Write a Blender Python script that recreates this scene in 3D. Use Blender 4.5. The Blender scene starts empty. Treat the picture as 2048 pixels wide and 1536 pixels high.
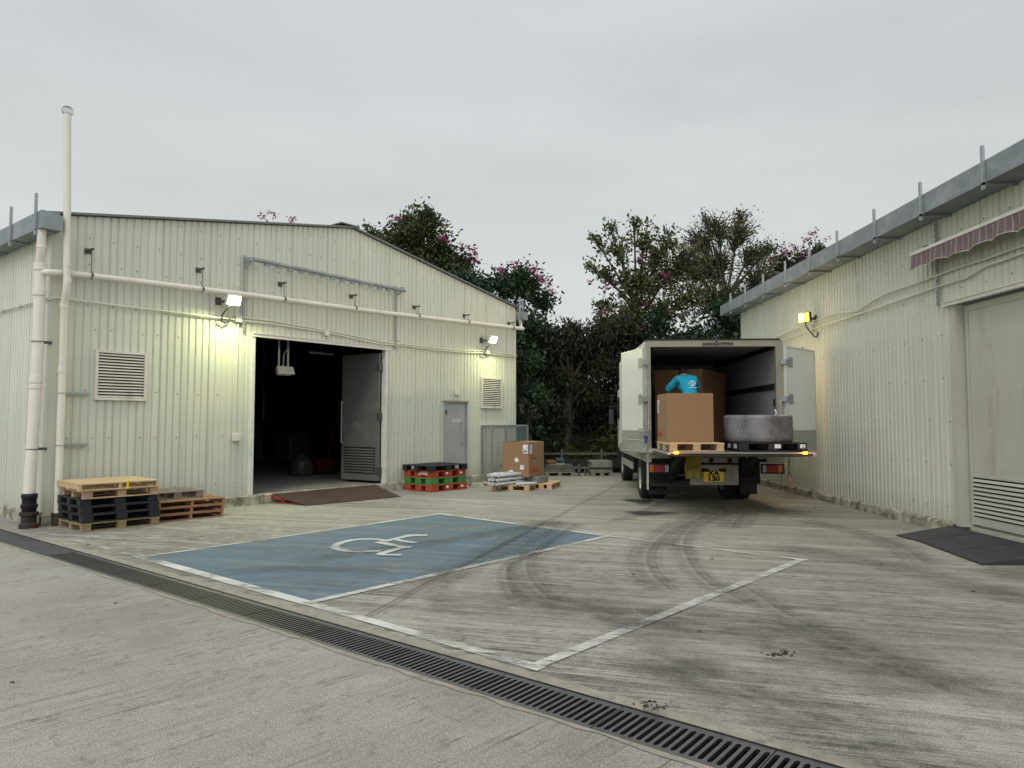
import bpy, bmesh, math, random
import numpy as np
from mathutils import Vector, Matrix, Euler
R = math.radians
SC = bpy.context.scene
COL = SC.collection
random.seed(7)

# ------------------------------------------------------------------ camera
cam_d = bpy.data.cameras.new('camera'); cam = bpy.data.objects.new('camera', cam_d); COL.objects.link(cam)
cam.location = (0, 0, 1.55)
cam.rotation_euler = (R(90) + math.atan(74/1420.), 0, 0)
cam_d.sensor_width = 36; cam_d.lens = 36*1420/2048.; cam_d.clip_end = 2000; cam_d.clip_start = .05
SC.camera = cam
# ------------------------------------------------------------------ world: overcast dusk sky
SUN_EL, SUN_ROT = R(48), R(200)
w = bpy.data.worlds.new("World"); SC.world = w; w.use_nodes = True
nt = w.node_tree; nt.nodes.clear()
def wn(t, **k):
    n = nt.nodes.new(t)
    for a, b in k.items(): setattr(n, a, b)
    return n
out = wn('ShaderNodeOutputWorld'); mix = wn('ShaderNodeMixShader'); mix.inputs[0].default_value = .95
bgA = wn('ShaderNodeBackground'); bgB = wn('ShaderNodeBackground')
sky = wn('ShaderNodeTexSky', sky_type='NISHITA'); sky.sun_disc = False
sky.sun_elevation = SUN_EL; sky.sun_rotation = SUN_ROT; bgA.inputs[1].default_value = .1
nt.links.new(sky.outputs[0], bgA.inputs[0])
tc = wn('ShaderNodeTexCoord'); sep = wn('ShaderNodeSeparateXYZ'); nt.links.new(tc.outputs['Generated'], sep.inputs[0])
mp = wn('ShaderNodeMapping'); mp.inputs['Scale'].default_value = (1.2, 1.2, 4.5)
nt.links.new(tc.outputs['Generated'], mp.inputs[0])
nz = wn('ShaderNodeTexNoise'); nz.inputs['Scale'].default_value = 1.6; nz.inputs['Detail'].default_value = 5; nz.inputs['Roughness'].default_value = .5
nt.links.new(mp.outputs[0], nz.inputs['Vector'])
ramp = wn('ShaderNodeValToRGB')
cr = ramp.color_ramp
cr.elements[0].position = 0; cr.elements[0].color = (.60, .62, .60, 1)
cr.elements[1].position = 1; cr.elements[1].color = (.80, .83, .86, 1)
e = cr.elements.new(.2); e.color = (.55, .575, .565, 1)
e = cr.elements.new(.45); e.color = (.505, .525, .53, 1)
e = cr.elements.new(.72); e.color = (.6, .63, .66, 1)
nt.links.new(sep.outputs[2], ramp.inputs[0])
mr = wn('ShaderNodeMapRange'); mr.inputs[1].default_value = .25; mr.inputs[2].default_value = .75; mr.inputs[3].default_value = .96; mr.inputs[4].default_value = 1.13
nt.links.new(nz.outputs[0], mr.inputs[0])
# the cloud deck is brighter towards the west, behind the camera
mb = wn('ShaderNodeMapRange'); mb.inputs[1].default_value = .25; mb.inputs[2].default_value = -.9; mb.inputs[3].default_value = 1.0; mb.inputs[4].default_value = 1.75
nt.links.new(sep.outputs[1], mb.inputs[0])
mul = wn('ShaderNodeMath', operation='MULTIPLY'); mr.inputs[3].default_value = .97; mr.inputs[4].default_value = 1.19; nt.links.new(mr.outputs[0], mul.inputs[0]); nt.links.new(mb.outputs[0], mul.inputs[1])
nt.links.new(ramp.outputs[0], bgB.inputs[0]); nt.links.new(mul.outputs[0], bgB.inputs[1])
nt.links.new(bgA.outputs[0], mix.inputs[1]); nt.links.new(bgB.outputs[0], mix.inputs[2]); nt.links.new(mix.outputs[0], out.inputs[0])
# ------------------------------------------------------------------ soft sun through cloud
sd = bpy.data.lights.new('sun', 'SUN'); sd.energy = .9; sd.angle = R(35); sd.color = (1, .96, .88)
so = bpy.data.objects.new('sun', sd); COL.objects.link(so)
d = Vector((math.sin(SUN_ROT)*math.cos(SUN_EL), math.cos(SUN_ROT)*math.cos(SUN_EL), math.sin(SUN_EL)))
so.rotation_euler = d.to_track_quat('Z', 'Y').to_euler()
# ------------------------------------------------------------------ exposure
SC.view_settings.view_transform = 'Standard'; SC.view_settings.look = 'None'
SC.view_settings.exposure = 0.2; SC.view_settings.gamma = 1

# ================================================================== helpers
def tag(o, label=None, cat=None, group=None, kind=None):
    if label: o['label'] = label
    if cat: o['category'] = cat
    if group: o['group'] = group
    if kind: o['kind'] = kind
    return o
def empty(name, loc=(0, 0, 0), rz=0, label=None, cat=None, group=None):
    o = bpy.data.objects.new(name, None); COL.objects.link(o)
    o.location = loc; o.rotation_euler = (0, 0, rz); o.empty_display_size = .2
    return tag(o, label, cat, group)
ONE_EACH = {'cloth_edge', 'side_mesh', 'corner_flashing', 'door_frame', 'pipe_collar', 'hinge', 'mudguard', 'axle', 'side_rail', 'latch_bar', 'lashing_rail', 'corner_trim', 'plate_lamp', 'fork', 'lift_arm', 'chassis_rail', 'cross_member', 'lamp_bracket', 'beam_hole', 'rib', 'pipe_support', 'trim_strip', 'kick_plate', 'riser', 'liner', 'darkening_panel', 'mirror_arm', 'guard_strut', 'folding_arm', 'mesh_panel', 'conduit_run', 'bumper_frame', 'drop', 'top_frame', 'conduit_bend'}
class MB:
    def __init__(s): s.v = []; s.f = []
    def quad(s, a, b, c, d):
        n = len(s.v); s.v += [tuple(a), tuple(b), tuple(c), tuple(d)]; s.f.append((n, n+1, n+2, n+3))
    def poly(s, pts):
        n = len(s.v); s.v += [tuple(p) for p in pts]; s.f.append(tuple(range(n, n+len(pts))))
    def box(s, a, b, M=None):
        x0, y0, z0 = a; x1, y1, z1 = b
        p = [(x0,y0,z0),(x1,y0,z0),(x1,y1,z0),(x0,y1,z0),(x0,y0,z1),(x1,y0,z1),(x1,y1,z1),(x0,y1,z1)]
        if M is not None: p = [tuple(M @ Vector(q)) for q in p]
        n = len(s.v); s.v += p
        s.f += [tuple(n+i for i in f) for f in ((0,3,2,1),(4,5,6,7),(0,1,5,4),(1,2,6,5),(2,3,7,6),(3,0,4,7))]
        return s
    def bar(s, p, q, wx, wz, up=(0, 0, 1)):
        p, q = Vector(p), Vector(q); d = (q-p); L = d.length; d.normalize(); u = Vector(up)
        if abs(d.dot(u)) > .98: u = Vector((0, 1, 0))
        x = d.cross(u).normalized(); z = x.cross(d)
        M = Matrix((x, d, z)).transposed().to_4x4(); M.translation = p
        return s.box((-wx/2, 0, -wz/2), (wx/2, L, wz/2), M)
    def tube(s, pts, r, n=10, cap=True):
        pts = [Vector(p) for p in pts]; rs = r if isinstance(r, (list, tuple)) else [r]*len(pts)
        base = len(s.v); prev = None
        for i, p in enumerate(pts):
            t = (pts[min(i+1, len(pts)-1)] - pts[max(i-1, 0)])
            if t.length < 1e-9: t = Vector((0, 0, 1))
            t.normalize()
            if prev is None:
                a = Vector((0, 0, 1)) if abs(t.z) < .9 else Vector((1, 0, 0)); x = t.cross(a).normalized()
            else: x = (prev - t*prev.dot(t)).normalized()
            prev = x; y = t.cross(x)
            for k in range(n):
                an = 2*math.pi*k/n; s.v.append(tuple(p + (x*math.cos(an) + y*math.sin(an))*rs[i]))
        for i in range(len(pts)-1):
            for k in range(n):
                a = base+i*n+k; b = base+i*n+(k+1) % n; s.f.append((a, b, b+n, a+n))
        if cap:
            s.f.append(tuple(base+k for k in range(n))[::-1]); e = base+(len(pts)-1)*n; s.f.append(tuple(e+k for k in range(n)))
        return s
    def cyl(s, p, q, r, n=16): return s.tube([p, q], r, n)
    def islands(s):
        par = list(range(len(s.v)))
        def fd(a):
            while par[a] != a: par[a] = par[par[a]]; a = par[a]
            return a
        for f in s.f:
            for k in f[1:]: par[fd(k)] = fd(f[0])
        g = {}
        for f in s.f: g.setdefault(fd(f[0]), []).append(f)
        out = []
        for fs in g.values():
            m = MB(); mp = {}
            for f in fs:
                for k in f:
                    if k not in mp: mp[k] = len(m.v); m.v.append(s.v[k])
                m.f.append(tuple(mp[k] for k in f))
            out.append(m)
        return out
    def build(s, name, mat, parent=None, smooth=False, bevel=0, loc=None, ang=35):
        if name in ONE_EACH and parent is not None:
            isl = s.islands()
            if 1 < len(isl) < 60:
                os_ = [m.build1(name, mat, parent, smooth, bevel, loc, ang) for m in isl]; return os_[0]
        return s.build1(name, mat, parent, smooth, bevel, loc, ang)
    def build1(s, name, mat, parent=None, smooth=False, bevel=0, loc=None, ang=35):
        me = bpy.data.meshes.new(name); me.from_pydata(s.v, [], s.f); me.update()
        if mat: me.materials.append(mat)
        o = bpy.data.objects.new(name, me); COL.objects.link(o)
        if parent: o.parent = parent
        if loc: o.location = loc
        if smooth:
            me.polygons.foreach_set('use_smooth', [True]*len(me.polygons))
            try: me.set_sharp_from_angle(angle=R(ang))
            except Exception: pass
        if bevel:
            m = o.modifiers.new('b', 'BEVEL'); m.width = bevel; m.segments = 2; m.limit_method = 'ANGLE'
        return o
def lathe(prof, n=32, ax='z'):
    m = MB()
    for r, z in prof:
        for k in range(n):
            a = 2*math.pi*k/n
            m.v.append((r*math.cos(a), r*math.sin(a), z) if ax == 'z' else (z, r*math.cos(a), r*math.sin(a)))
    for i in range(len(prof)-1):
        for k in range(n):
            m.f.append((i*n+k, i*n+(k+1) % n, (i+1)*n+(k+1) % n, (i+1)*n+k))
    return m
def text(body, size, mat, parent, M, name='lettering', ext=.001, sx=1, bold=0):
    cu = bpy.data.curves.new(name, 'FONT'); cu.body = body; cu.size = size; cu.extrude = ext; cu.align_x = 'CENTER'; cu.align_y = 'CENTER'; cu.offset = bold
    cu.space_line = .82
    to = bpy.data.objects.new('t', cu); COL.objects.link(to)
    bpy.context.view_layer.update()
    me = bpy.data.meshes.new_from_object(to.evaluated_get(bpy.context.evaluated_depsgraph_get()))
    bpy.data.objects.remove(to); me.name = name; me.materials.clear(); me.materials.append(mat)
    me.transform(M @ Matrix.Diagonal((sx, 1, 1, 1)))
    o = bpy.data.objects.new(name, me); COL.objects.link(o); o.parent = parent
    return o
def face_M(loc, right, up):
    x = Vector(right).normalized(); y = Vector(up).normalized(); z = x.cross(y)
    M = Matrix((x, y, z)).transposed().to_4x4(); M.translation = Vector(loc); return M

# ================================================================== materials
def newmat(name):
    m = bpy.data.materials.new(name); m.use_nodes = True; n = m.node_tree
    return m, n, n.nodes['Principled BSDF']
def N(n, t, **k):
    x = n.nodes.new(t)
    for a, b in k.items():
        if a.startswith('i_'): x.inputs[a[2:].replace('_', ' ')].default_value = b
        else: setattr(x, a, b)
    return x
def noise(n, vec, scale, detail=4, rough=.55):
    x = N(n, 'ShaderNodeTexNoise'); x.inputs['Scale'].default_value = scale; x.inputs['Detail'].default_value = detail; x.inputs['Roughness'].default_value = rough
    if vec is not None: n.links.new(vec, x.inputs['Vector'])
    return x.outputs[0]
def maprange(n, v, a, b, c, d):
    x = N(n, 'ShaderNodeMapRange'); n.links.new(v, x.inputs[0])
    for i, q in enumerate((a, b, c, d)): x.inputs[i+1].default_value = q
    return x.outputs[0]
def mixc(n, fac, a, b, mode='MIX'):
    x = N(n, 'ShaderNodeMix', data_type='RGBA', blend_type=mode)
    for s, v in ((0, fac), (6, a), (7, b)):
        if hasattr(v, 'is_output') or isinstance(v, bpy.types.NodeSocket): n.links.new(v, x.inputs[s])
        else: x.inputs[s].default_value = v if s == 0 else (*v, 1) if len(v) == 3 else v
    return x.outputs[2]
def mth(n, op, a, b=0, clamp=False):
    x = N(n, 'ShaderNodeMath', operation=op); x.use_clamp = clamp
    for i, v in enumerate((a, b)):
        if isinstance(v, bpy.types.NodeSocket): n.links.new(v, x.inputs[i])
        else: x.inputs[i].default_value = v
    return x.outputs[0]
def objvec(n, scale=(1, 1, 1), rot=(0, 0, 0), world=False):
    if world: src = N(n, 'ShaderNodeNewGeometry').outputs['Position']
    else: src = N(n, 'ShaderNodeTexCoord').outputs['Object']
    mp = N(n, 'ShaderNodeMapping'); mp.inputs['Scale'].default_value = scale; mp.inputs['Rotation'].default_value = rot
    if rot != (0, 0, 0):
        m1 = N(n, 'ShaderNodeMapping'); m1.inputs['Rotation'].default_value = rot; n.links.new(src, m1.inputs[0])
        mp.inputs['Rotation'].default_value = (0, 0, 0); n.links.new(m1.outputs[0], mp.inputs[0])
    else: n.links.new(src, mp.inputs[0])
    return mp.outputs[0]
def bump(n, bs, h, strength=.3, dist=.01):
    b = N(n, 'ShaderNodeBump'); b.inputs['Strength'].default_value = strength; b.inputs['Distance'].default_value = dist
    n.links.new(h, b.inputs['Height']); n.links.new(b.outputs[0], bs.inputs['Normal'])
def mat(name, c, rough=.6, metal=0, var=.2, scale=6, stretch=(1, 1, 1), bmp=.15, dirt=None, dirt_lo=.55, dirt_hi=.75, spec=.4, fine=60):
    m, n, bs = newmat(name)
    v = objvec(n, stretch)
    a = noise(n, v, scale); b = noise(n, v, fine, 2)
    f = mth(n, 'ADD', mth(n, 'MULTIPLY', a, .75), mth(n, 'MULTIPLY', b, .25))
    f = maprange(n, f, .3, .7, 1-var, 1+var)
    col = mixc(n, 1.0, c, (0, 0, 0), 'MIX')
    x = N(n, 'ShaderNodeVectorMath', operation='SCALE'); x.inputs[0].default_value = c[:3]; n.links.new(f, x.inputs['Scale'])
    col = x.outputs[0]
    if dirt:
        dn = maprange(n, noise(n, v, scale*.6, 6, .65), dirt_lo, dirt_hi, 0, .85)
        col = mixc(n, dn, col, dirt)
    n.links.new(col, bs.inputs['Base Color'])
    bs.inputs['Metallic'].default_value = metal; bs.inputs['Specular IOR Level'].default_value = spec
    rr = maprange(n, a, .3, .7, max(0, rough-.08), min(1, rough+.1)); n.links.new(rr, bs.inputs['Roughness'])
    if bmp: bump(n, bs, b, bmp, .004)
    return m
def emis(name, c, s):
    m, n, bs = newmat(name); bs.inputs['Base Color'].default_value = (*c, 1)
    bs.inputs['Emission Color'].default_value = (*c, 1); bs.inputs['Emission Strength'].default_value = s
    return m

def mat_cladding(name, base=(.615, .607, .50), side='L'):
    m, n, bs = newmat(name)
    v = objvec(n); big = noise(n, v, .55, 4)
    streak = noise(n, objvec(n, (9, 9, .35)), 1.0, 5, .6)
    fine = noise(n, v, 45, 3)
    c = mixc(n, maprange(n, big, .35, .65, 0, 1), base, (base[0]*.86, base[1]*.92, base[2]*.96))
    c = mixc(n, maprange(n, streak, .5, .78, 0, .42), c, (.33, .33, .25))
    c = mixc(n, maprange(n, noise(n, objvec(n, (2.2, 2.2, .8)), 1.3, 6, .7), .62, .75, 0, .35), c, (.42, .40, .30))
    # grime that gathers low on the sheets and rubs
    sp = N(n, 'ShaderNodeSeparateXYZ'); n.links.new(N(n, 'ShaderNodeTexCoord').outputs['Object'], sp.inputs[0])
    low = maprange(n, mth(n, 'ADD', sp.outputs[2], mth(n, 'MULTIPLY', streak, .5)), .3, .75, .5, 0)
    c = mixc(n, low, c, (.30, .29, .22))
    xs_ = N(n, 'ShaderNodeSeparateXYZ'); n.links.new(v, xs_.inputs[0]); wn_ = N(n, 'ShaderNodeTexWhiteNoise', noise_dimensions='1D'); n.links.new(mth(n, 'FLOOR', mth(n, 'DIVIDE', mth(n, 'ADD', xs_.outputs[0], xs_.outputs[1]), .84)), wn_.inputs['W'])
    c = mixc(n, maprange(n, wn_.outputs[0], 0, 1, 0, .16), c, (.40, .41, .34))
    lap = mth(n, 'LESS_THAN', mth(n, 'FRACT', mth(n, 'DIVIDE', mth(n, 'ADD', xs_.outputs[0], xs_.outputs[1]), .84)), .010); c = mixc(n, mth(n, 'MULTIPLY', lap, .22), c, (.16, .16, .12))
    chips = maprange(n, noise(n, objvec(n, (1, 1, .5)), 16, 4, .7), .72, .76, 0, .6)
    c = mixc(n, chips, c, (.66, .67, .6))
    n.links.new(c, bs.inputs['Base Color']); n.links.new(maprange(n, big, .3, .7, .33, .5), bs.inputs['Roughness'])
    bs.inputs['Specular IOR Level'].default_value = .45
    bump(n, bs, mth(n, 'ADD', fine, mth(n, 'MULTIPLY', big, 2.)), .12, .01)
    return m

U38 = R(51.5)      # wall axis of the left warehouse, parking bays and drain
def mat_concrete(name, paint=None, wear=.5, soft_=.03, gmin=0):
    """yard concrete; paint = colour of a worn coating, see-through where it has rubbed away"""
    m, n, bs = newmat(name)
    P = objvec(n, (1, 1, 1), world=True)
    far_ax = objvec(n, (.55, 17, 1), (0, 0, R(14.5)), world=True)       # brush marks of the yard slabs
    near_ax = objvec(n, (.8, 14, 1), (0, 0, R(-47)), world=True)     # brush marks on this side of the drain
    sF = noise(n, objvec(n, (1.5, 26, 1), (0, 0, R(16)), world=True), 1.25, 6, .68); sF2 = noise(n, objvec(n, (.9, 62, 1), (0, 0, R(16)), world=True), 1.0, 5, .75)
    sW = noise(n, objvec(n, (.28, 5.5, 1), (0, 0, R(16)), world=True), 1.0, 5, .6)
    sN = noise(n, near_ax, 1.1, 6, .65); sN2 = noise(n, objvec(n, (.5, 44, 1), (0, 0, R(-47)), world=True), 1.0, 5, .72)
    q = objvec(n, (1, 1, 1), (0, 0, -U38), world=True); sp = N(n, 'ShaderNodeSeparateXYZ'); n.links.new(q, sp.inputs[0])
    side = maprange(n, sp.outputs[0], 3.28, 3.24, 0, 1)             # 1 = this side of the drain
    grit = noise(n, P, 120, 4, .8); grit2 = noise(n, objvec(n, (1, 1, 1), (.3, .2, .7), world=True), 110, 2, .8); med = noise(n, P, 7, 6, .7); big = noise(n, P, .42, 5, .6); big2 = noise(n, P, 1.3, 6, .65)
    cF = mixc(n, maprange(n, big, .35, .65, 0, 1), (.36, .345, .305), (.235, .222, .195))
    cF = mixc(n, maprange(n, sW, .50, .62, 0, .45), cF, (.45, .44, .395))
    cF = mixc(n, maprange(n, sW, .47, .36, 0, .42), cF, (.14, .134, .122))
    heavy = maprange(n, noise(n, P, .38, 4), .40, .58, .25, 1)
    fade = maprange(n, sp.outputs[0], 9.0, 5.6, .35, 1.0)
    hv = mth(n, 'MULTIPLY', heavy, fade)
    brk = maprange(n, med, .40, .58, .25, 1)
    hv2 = mth(n, 'MULTIPLY', hv, brk)
    cF = mixc(n, mth(n, 'MULTIPLY', maprange(n, sF, .50, .56, 0, .85), hv2), cF, (.10, .095, .085))
    cF = mixc(n, mth(n, 'MULTIPLY', maprange(n, sF, .46, .38, 0, .65), hv), cF, (.50, .485, .435))
    cF = mixc(n, mth(n, 'MULTIPLY', maprange(n, sF2, .52, .57, 0, .95), hv2), cF, (.045, .043, .038))
    cN = mixc(n, maprange(n, big, .38, .62, 0, 1), (.34, .325, .295), (.25, .238, .215))
    cN = mixc(n, maprange(n, big2, .46, .62, 0, .5), cN, (.37, .36, .335))
    ln_ = mth(n, 'ABSOLUTE', mth(n, 'SUBTRACT', noise(n, objvec(n, (.30, 13, 1), (0, 0, R(16)), world=True), 1.0, 4, .6), .5))
    cF = mixc(n, mth(n, 'MULTIPLY', maprange(n, ln_, .002, .012, .9, 0), mth(n, 'MULTIPLY', fade, maprange(n, big2, .44, .56, .1, 1))), cF, (.05, .047, .042))
    ln2 = mth(n, 'ABSOLUTE', mth(n, 'SUBTRACT', noise(n, objvec(n, (.5, 8, 1), (0, 0, R(-47)), world=True), 1.0, 4, .6), .5))
    cN = mixc(n, mth(n, 'MULTIPLY', maprange(n, ln2, .002, .007, .8, 0), maprange(n, big2, .48, .56, .0, 1)), cN, (.06, .055, .05))
    cN = mixc(n, maprange(n, sN, .5, .68, 0, .32), cN, (.19, .18, .16))
    cN = mixc(n, mth(n, 'MULTIPLY', maprange(n, sN2, .58, .62, 0, .9), maprange(n, big2, .42, .58, .0, 1)), cN, (.07, .065, .058))
    c = mixc(n, side, cF, cN)
    c = mixc(n, maprange(n, grit, .49, .38, 0, .6), c, (.13, .125, .115))
    c = mixc(n, maprange(n, grit, .53, .64, 0, .5), c, (.52, .51, .475))
    c = mixc(n, maprange(n, grit2, .57, .68, 0, .38), c, (.66, .64, .59))
    c = mixc(n, maprange(n, grit2, .44, .34, 0, .4), c, (.09, .085, .075))
    c = mixc(n, maprange(n, med, .55, .68, 0, .45), c, (.13, .122, .105))
    gm = N(n, 'ShaderNodeGamma'); n.links.new(c, gm.inputs[0]); gm.inputs[1].default_value = 1.28
    sc_ = N(n, 'ShaderNodeVectorMath', operation='SCALE'); n.links.new(gm.outputs[0], sc_.inputs[0]); sc_.inputs['Scale'].default_value = 1.38; c = sc_.outputs[0]
    conc = c
    if paint:
        c = mixc(n, maprange(n, med, .35, .7, 0, .35), paint, tuple(x*.72 for x in paint))
        c = mixc(n, maprange(n, sF, .50, .40, 0, .5), c, tuple(x*.5 for x in paint)); c = mixc(n, maprange(n, sW, .50, .62, 0, .35), c, (.30, .32, .31)); c = mixc(n, maprange(n, sF2, .54, .6, 0, .4), c, (.36, .38, .37))
        c = mixc(n, maprange(n, grit, .54, .66, 0, .38), c, (.46, .46, .43))
        c = mixc(n, maprange(n, grit, .46, .34, 0, .4), c, tuple(x*.45 for x in paint))
        wv = mth(n, 'ADD', mth(n, 'MULTIPLY', sF, .32), mth(n, 'ADD', mth(n, 'MULTIPLY', big2, .38), mth(n, 'MULTIPLY', grit, .30)))
        g = maprange(n, wv, wear-soft_, wear+soft_, gmin, 1)
        bs.inputs['Alpha'].default_value = 1
        n.links.new(mth(n, 'SUBTRACT', 1, g), bs.inputs['Alpha'])
    n.links.new(c, bs.inputs['Base Color']); bs.inputs['Roughness'].default_value = .88; bs.inputs['Specular IOR Level'].default_value = .25
    hgt = mth(n, 'ADD', mth(n, 'MULTIPLY', grit, .5), mth(n, 'ADD', mth(n, 'MULTIPLY', mth(n, 'MULTIPLY', sF, fade), mth(n, 'SUBTRACT', 1.6, mth(n, 'MULTIPLY', side, 1.6))), mth(n, 'MULTIPLY', mth(n, 'MULTIPLY', sN, .8), side)))
    if not paint: bump(n, bs, hgt, .55, .012)
    else: bump(n, bs, grit, .3, .006)
    return m
def mat_film(name, c, lo, hi, amax, sc=(1, 1, 1), rot=0, scale=6, edge=True, rough=.8, lanes=False):
    """thin smear lying on the concrete (rubber, oil)"""
    m, n, bs = newmat(name); bs.inputs['Base Color'].default_value = (*c, 1); bs.inputs['Roughness'].default_value = rough
    P = objvec(n, sc, (0, 0, rot), world=True)
    a = maprange(n, noise(n, P, scale, 6, .65), lo, hi, 0, amax)
    if lanes:
        la = N(n, 'ShaderNodeAttribute', attribute_name='lane'); vv_ = N(n, 'ShaderNodeTexNoise', noise_dimensions='1D'); vv_.inputs['Scale'].default_value = 18; vv_.inputs['Detail'].default_value = 3; n.links.new(la.outputs['Fac'], vv_.inputs['W']); a = mth(n, 'MULTIPLY', a, maprange(n, vv_.outputs[0], .38, .6, .28, 1)); a = mth(n, 'MULTIPLY', a, maprange(n, noise(n, objvec(n, world=True), 48, 4, .8), .62, .42, .2, 1))
    if edge:
        at = N(n, 'ShaderNodeAttribute', attribute_name='soft'); a = mth(n, 'MULTIPLY', a, at.outputs['Fac'])
    n.links.new(a, bs.inputs['Alpha']); return m

M = {}
M['cladL'] = mat_cladding('cladding_paint'); M['cladR'] = mat_cladding('cladding_paint_r', (.635, .63, .53))
M['conc'] = mat_concrete('yard_concrete')
M['blue'] = mat_concrete('bay_blue_paint', (.135, .215, .275), .55, .07, .26)
M['white'] = mat_concrete('line_white_paint', (.68, .68, .63), .518, .03, .06); M['white3'] = mat_concrete('faded_line_paint', (.62, .60, .54), .475, .03)
M['white2'] = mat_concrete('symbol_white_paint', (.60, .62, .58), .56, .05, .04)
M['plinth'] = mat('plinth_concrete', (.36, .335, .265), .9, var=.35, scale=7, bmp=.6, dirt=(.09, .08, .06), dirt_lo=.46, dirt_hi=.62)
M['galv'] = mat('galvanised_steel', (.33, .36, .37), .5, .55, var=.14, scale=14, bmp=.05)
M['gutter'] = mat('gutter_steel', (.235, .265, .28), .55, .35, var=.2, scale=5, stretch=(1, 1, 1), bmp=.08, dirt=(.36, .38, .38), dirt_lo=.5, dirt_hi=.7)
M['dkmetal'] = mat('dark_bracket_steel', (.10, .095, .09), .6, .5, var=.3)
M['pvc'] = mat('cream_pvc_pipe', (.68, .645, .57), .42, var=.07, scale=3, bmp=.03, dirt=(.48, .43, .34), dirt_lo=.58, dirt_hi=.8)
M['conduit'] = mat('painted_conduit', (.62, .62, .50), .45, var=.1, scale=5, bmp=.02)
M['vent'] = mat('louvre_paint', (.60, .56, .50), .5, var=.12, scale=5, bmp=.05, dirt=(.35, .3, .26), dirt_lo=.58, dirt_hi=.75)
M['black'] = mat('flat_black', (.012, .012, .012), .8, var=.2)
M['iron'] = mat('cast_iron', (.035, .028, .025), .6, .3, var=.5, scale=9, bmp=.5, dirt=(.10, .045, .03), dirt_lo=.5, dirt_hi=.65)
M['rustred'] = mat('rusty_steel_ramp', (.075, .045, .037), .75, .2, var=.3, scale=5, bmp=.3, dirt=(.05, .035, .03), dirt_lo=.45, dirt_hi=.7)
M['ramp_side'] = mat('red_oxide_paint', (.26, .055, .035), .65, var=.3, scale=8, dirt=(.08, .03, .02))
M['trim'] = mat('white_door_trim', (.62, .60, .55), .5, var=.12, scale=6, dirt=(.3, .27, .22), dirt_lo=.6, dirt_hi=.8)
M['greydoor'] = mat('grey_door_paint', (.33, .34, .33), .5, var=.1, scale=3, bmp=.05, dirt=(.46, .46, .43), dirt_lo=.55, dirt_hi=.75)
M['bigdoor'] = mat('olive_grey_door_paint', (.46, .455, .395), .5, var=.07, scale=1.6, bmp=.08, dirt=(.36, .33, .26), dirt_lo=.56, dirt_hi=.85)
M['bigdoor2'] = mat('stained_door_paint', (.46, .455, .395), .5, var=.07, scale=3.2, stretch=(1, 1, .3), bmp=.08, dirt=(.27, .21, .13), dirt_lo=.58, dirt_hi=.82)
M['leafdoor'] = mat('shaded_grey_door_paint', (.12, .123, .118), .55, var=.15, scale=3, dirt=(.24, .24, .22), dirt_lo=.55, dirt_hi=.8)  # door grey darkened to hold the shade of the unlit interior
M['handle'] = mat('handle_steel', (.42, .42, .41), .4, .4, var=.1)
M['roof'] = mat('roof_sheet', (.16, .17, .17), .6, .2, var=.2)
M['floor'] = mat('warehouse_floor', (.24, .23, .20), .6, var=.25, scale=2, bmp=.1)
M['inner'] = mat('interior_shade_black', (.022, .026, .030), .8, var=.2)  # near-black stands in for the shade inside the warehouse
M['grate'] = mat('drain_grate_iron', (.10, .10, .10), .55, .35, var=.25, scale=12, bmp=.3, dirt=(.08, .06, .045), dirt_lo=.6, dirt_hi=.72)
M['grate_side'] = mat('rusty_shaded_grate_side', (.016, .012, .010), .9, var=.5, scale=14); M['trench'] = mat('trench_wall', (.02, .018, .015), .95, var=.4)  # grate sides coloured near-black so the slots look shaded
M['plate'] = mat('solid_drain_cover', (.06, .062, .063), .7, .2, var=.25, scale=9, bmp=.4)
M['kerb'] = mat('drain_kerb_cement', (.27, .25, .205), .9, var=.25, scale=10, bmp=.5, dirt=(.14, .13, .10), dirt_lo=.55, dirt_hi=.7)
M['rubber'] = mat('black_rubber_mat', (.035, .037, .04), .65, var=.25, scale=4, bmp=.3, dirt=(.07, .07, .07))
M['tyre'] = mat('tyre_rubber', (.016, .016, .017), .8, var=.3, scale=9, bmp=.4)
M['woodpale'] = mat('pale_pallet_wood', (.50, .36, .21), .75, var=.3, scale=3, stretch=(1, 7, 7), bmp=.3)
M['woodpale2'] = mat('pinkish_block_wood', (.48, .30, .19), .75, var=.25, scale=4, bmp=.3)
M['woodorange'] = mat('orange_pallet_wood', (.27, .145, .07), .8, var=.35, scale=3, stretch=(1, 6, 6), bmp=.35)
M['woodgrey'] = mat('weathered_pallet_wood', (.20, .175, .14), .85, var=.4, scale=3, stretch=(1, 7, 7), bmp=.4, dirt=(.08, .07, .05))
M['woodolive'] = mat('damp_pallet_wood', (.25, .19, .10), .85, var=.35, scale=4, stretch=(1, 6, 6), bmp=.4)
M['plblack'] = mat('black_pallet_plastic', (.017, .020, .024), .5, var=.2, scale=6, bmp=.1)
M['plred'] = mat('orange_red_pallet_plastic', (.36, .062, .03), .55, var=.25, scale=5, bmp=.1, dirt=(.16, .05, .03), dirt_lo=.6, dirt_hi=.8)
M['plgreen'] = mat('green_pallet_plastic', (.065, .20, .05), .55, var=.2, scale=5, bmp=.1, dirt=(.05, .09, .03), dirt_lo=.6, dirt_hi=.8)
M['yellow'] = mat('yellow_strap', (.75, .55, .02), .5)
M['card'] = mat('cardboard', (.27, .150, .075), .85, var=.06, scale=4, bmp=.1, fine=120)
M['card2'] = mat('lighter_cardboard', (.265, .158, .083), .85, var=.05, scale=3, bmp=.1, fine=120)
M['paper'] = mat('white_label_paper', (.72, .73, .76), .6, var=.05)
M['ink'] = mat('printed_ink', (.06, .06, .09), .7, var=.2)
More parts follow.
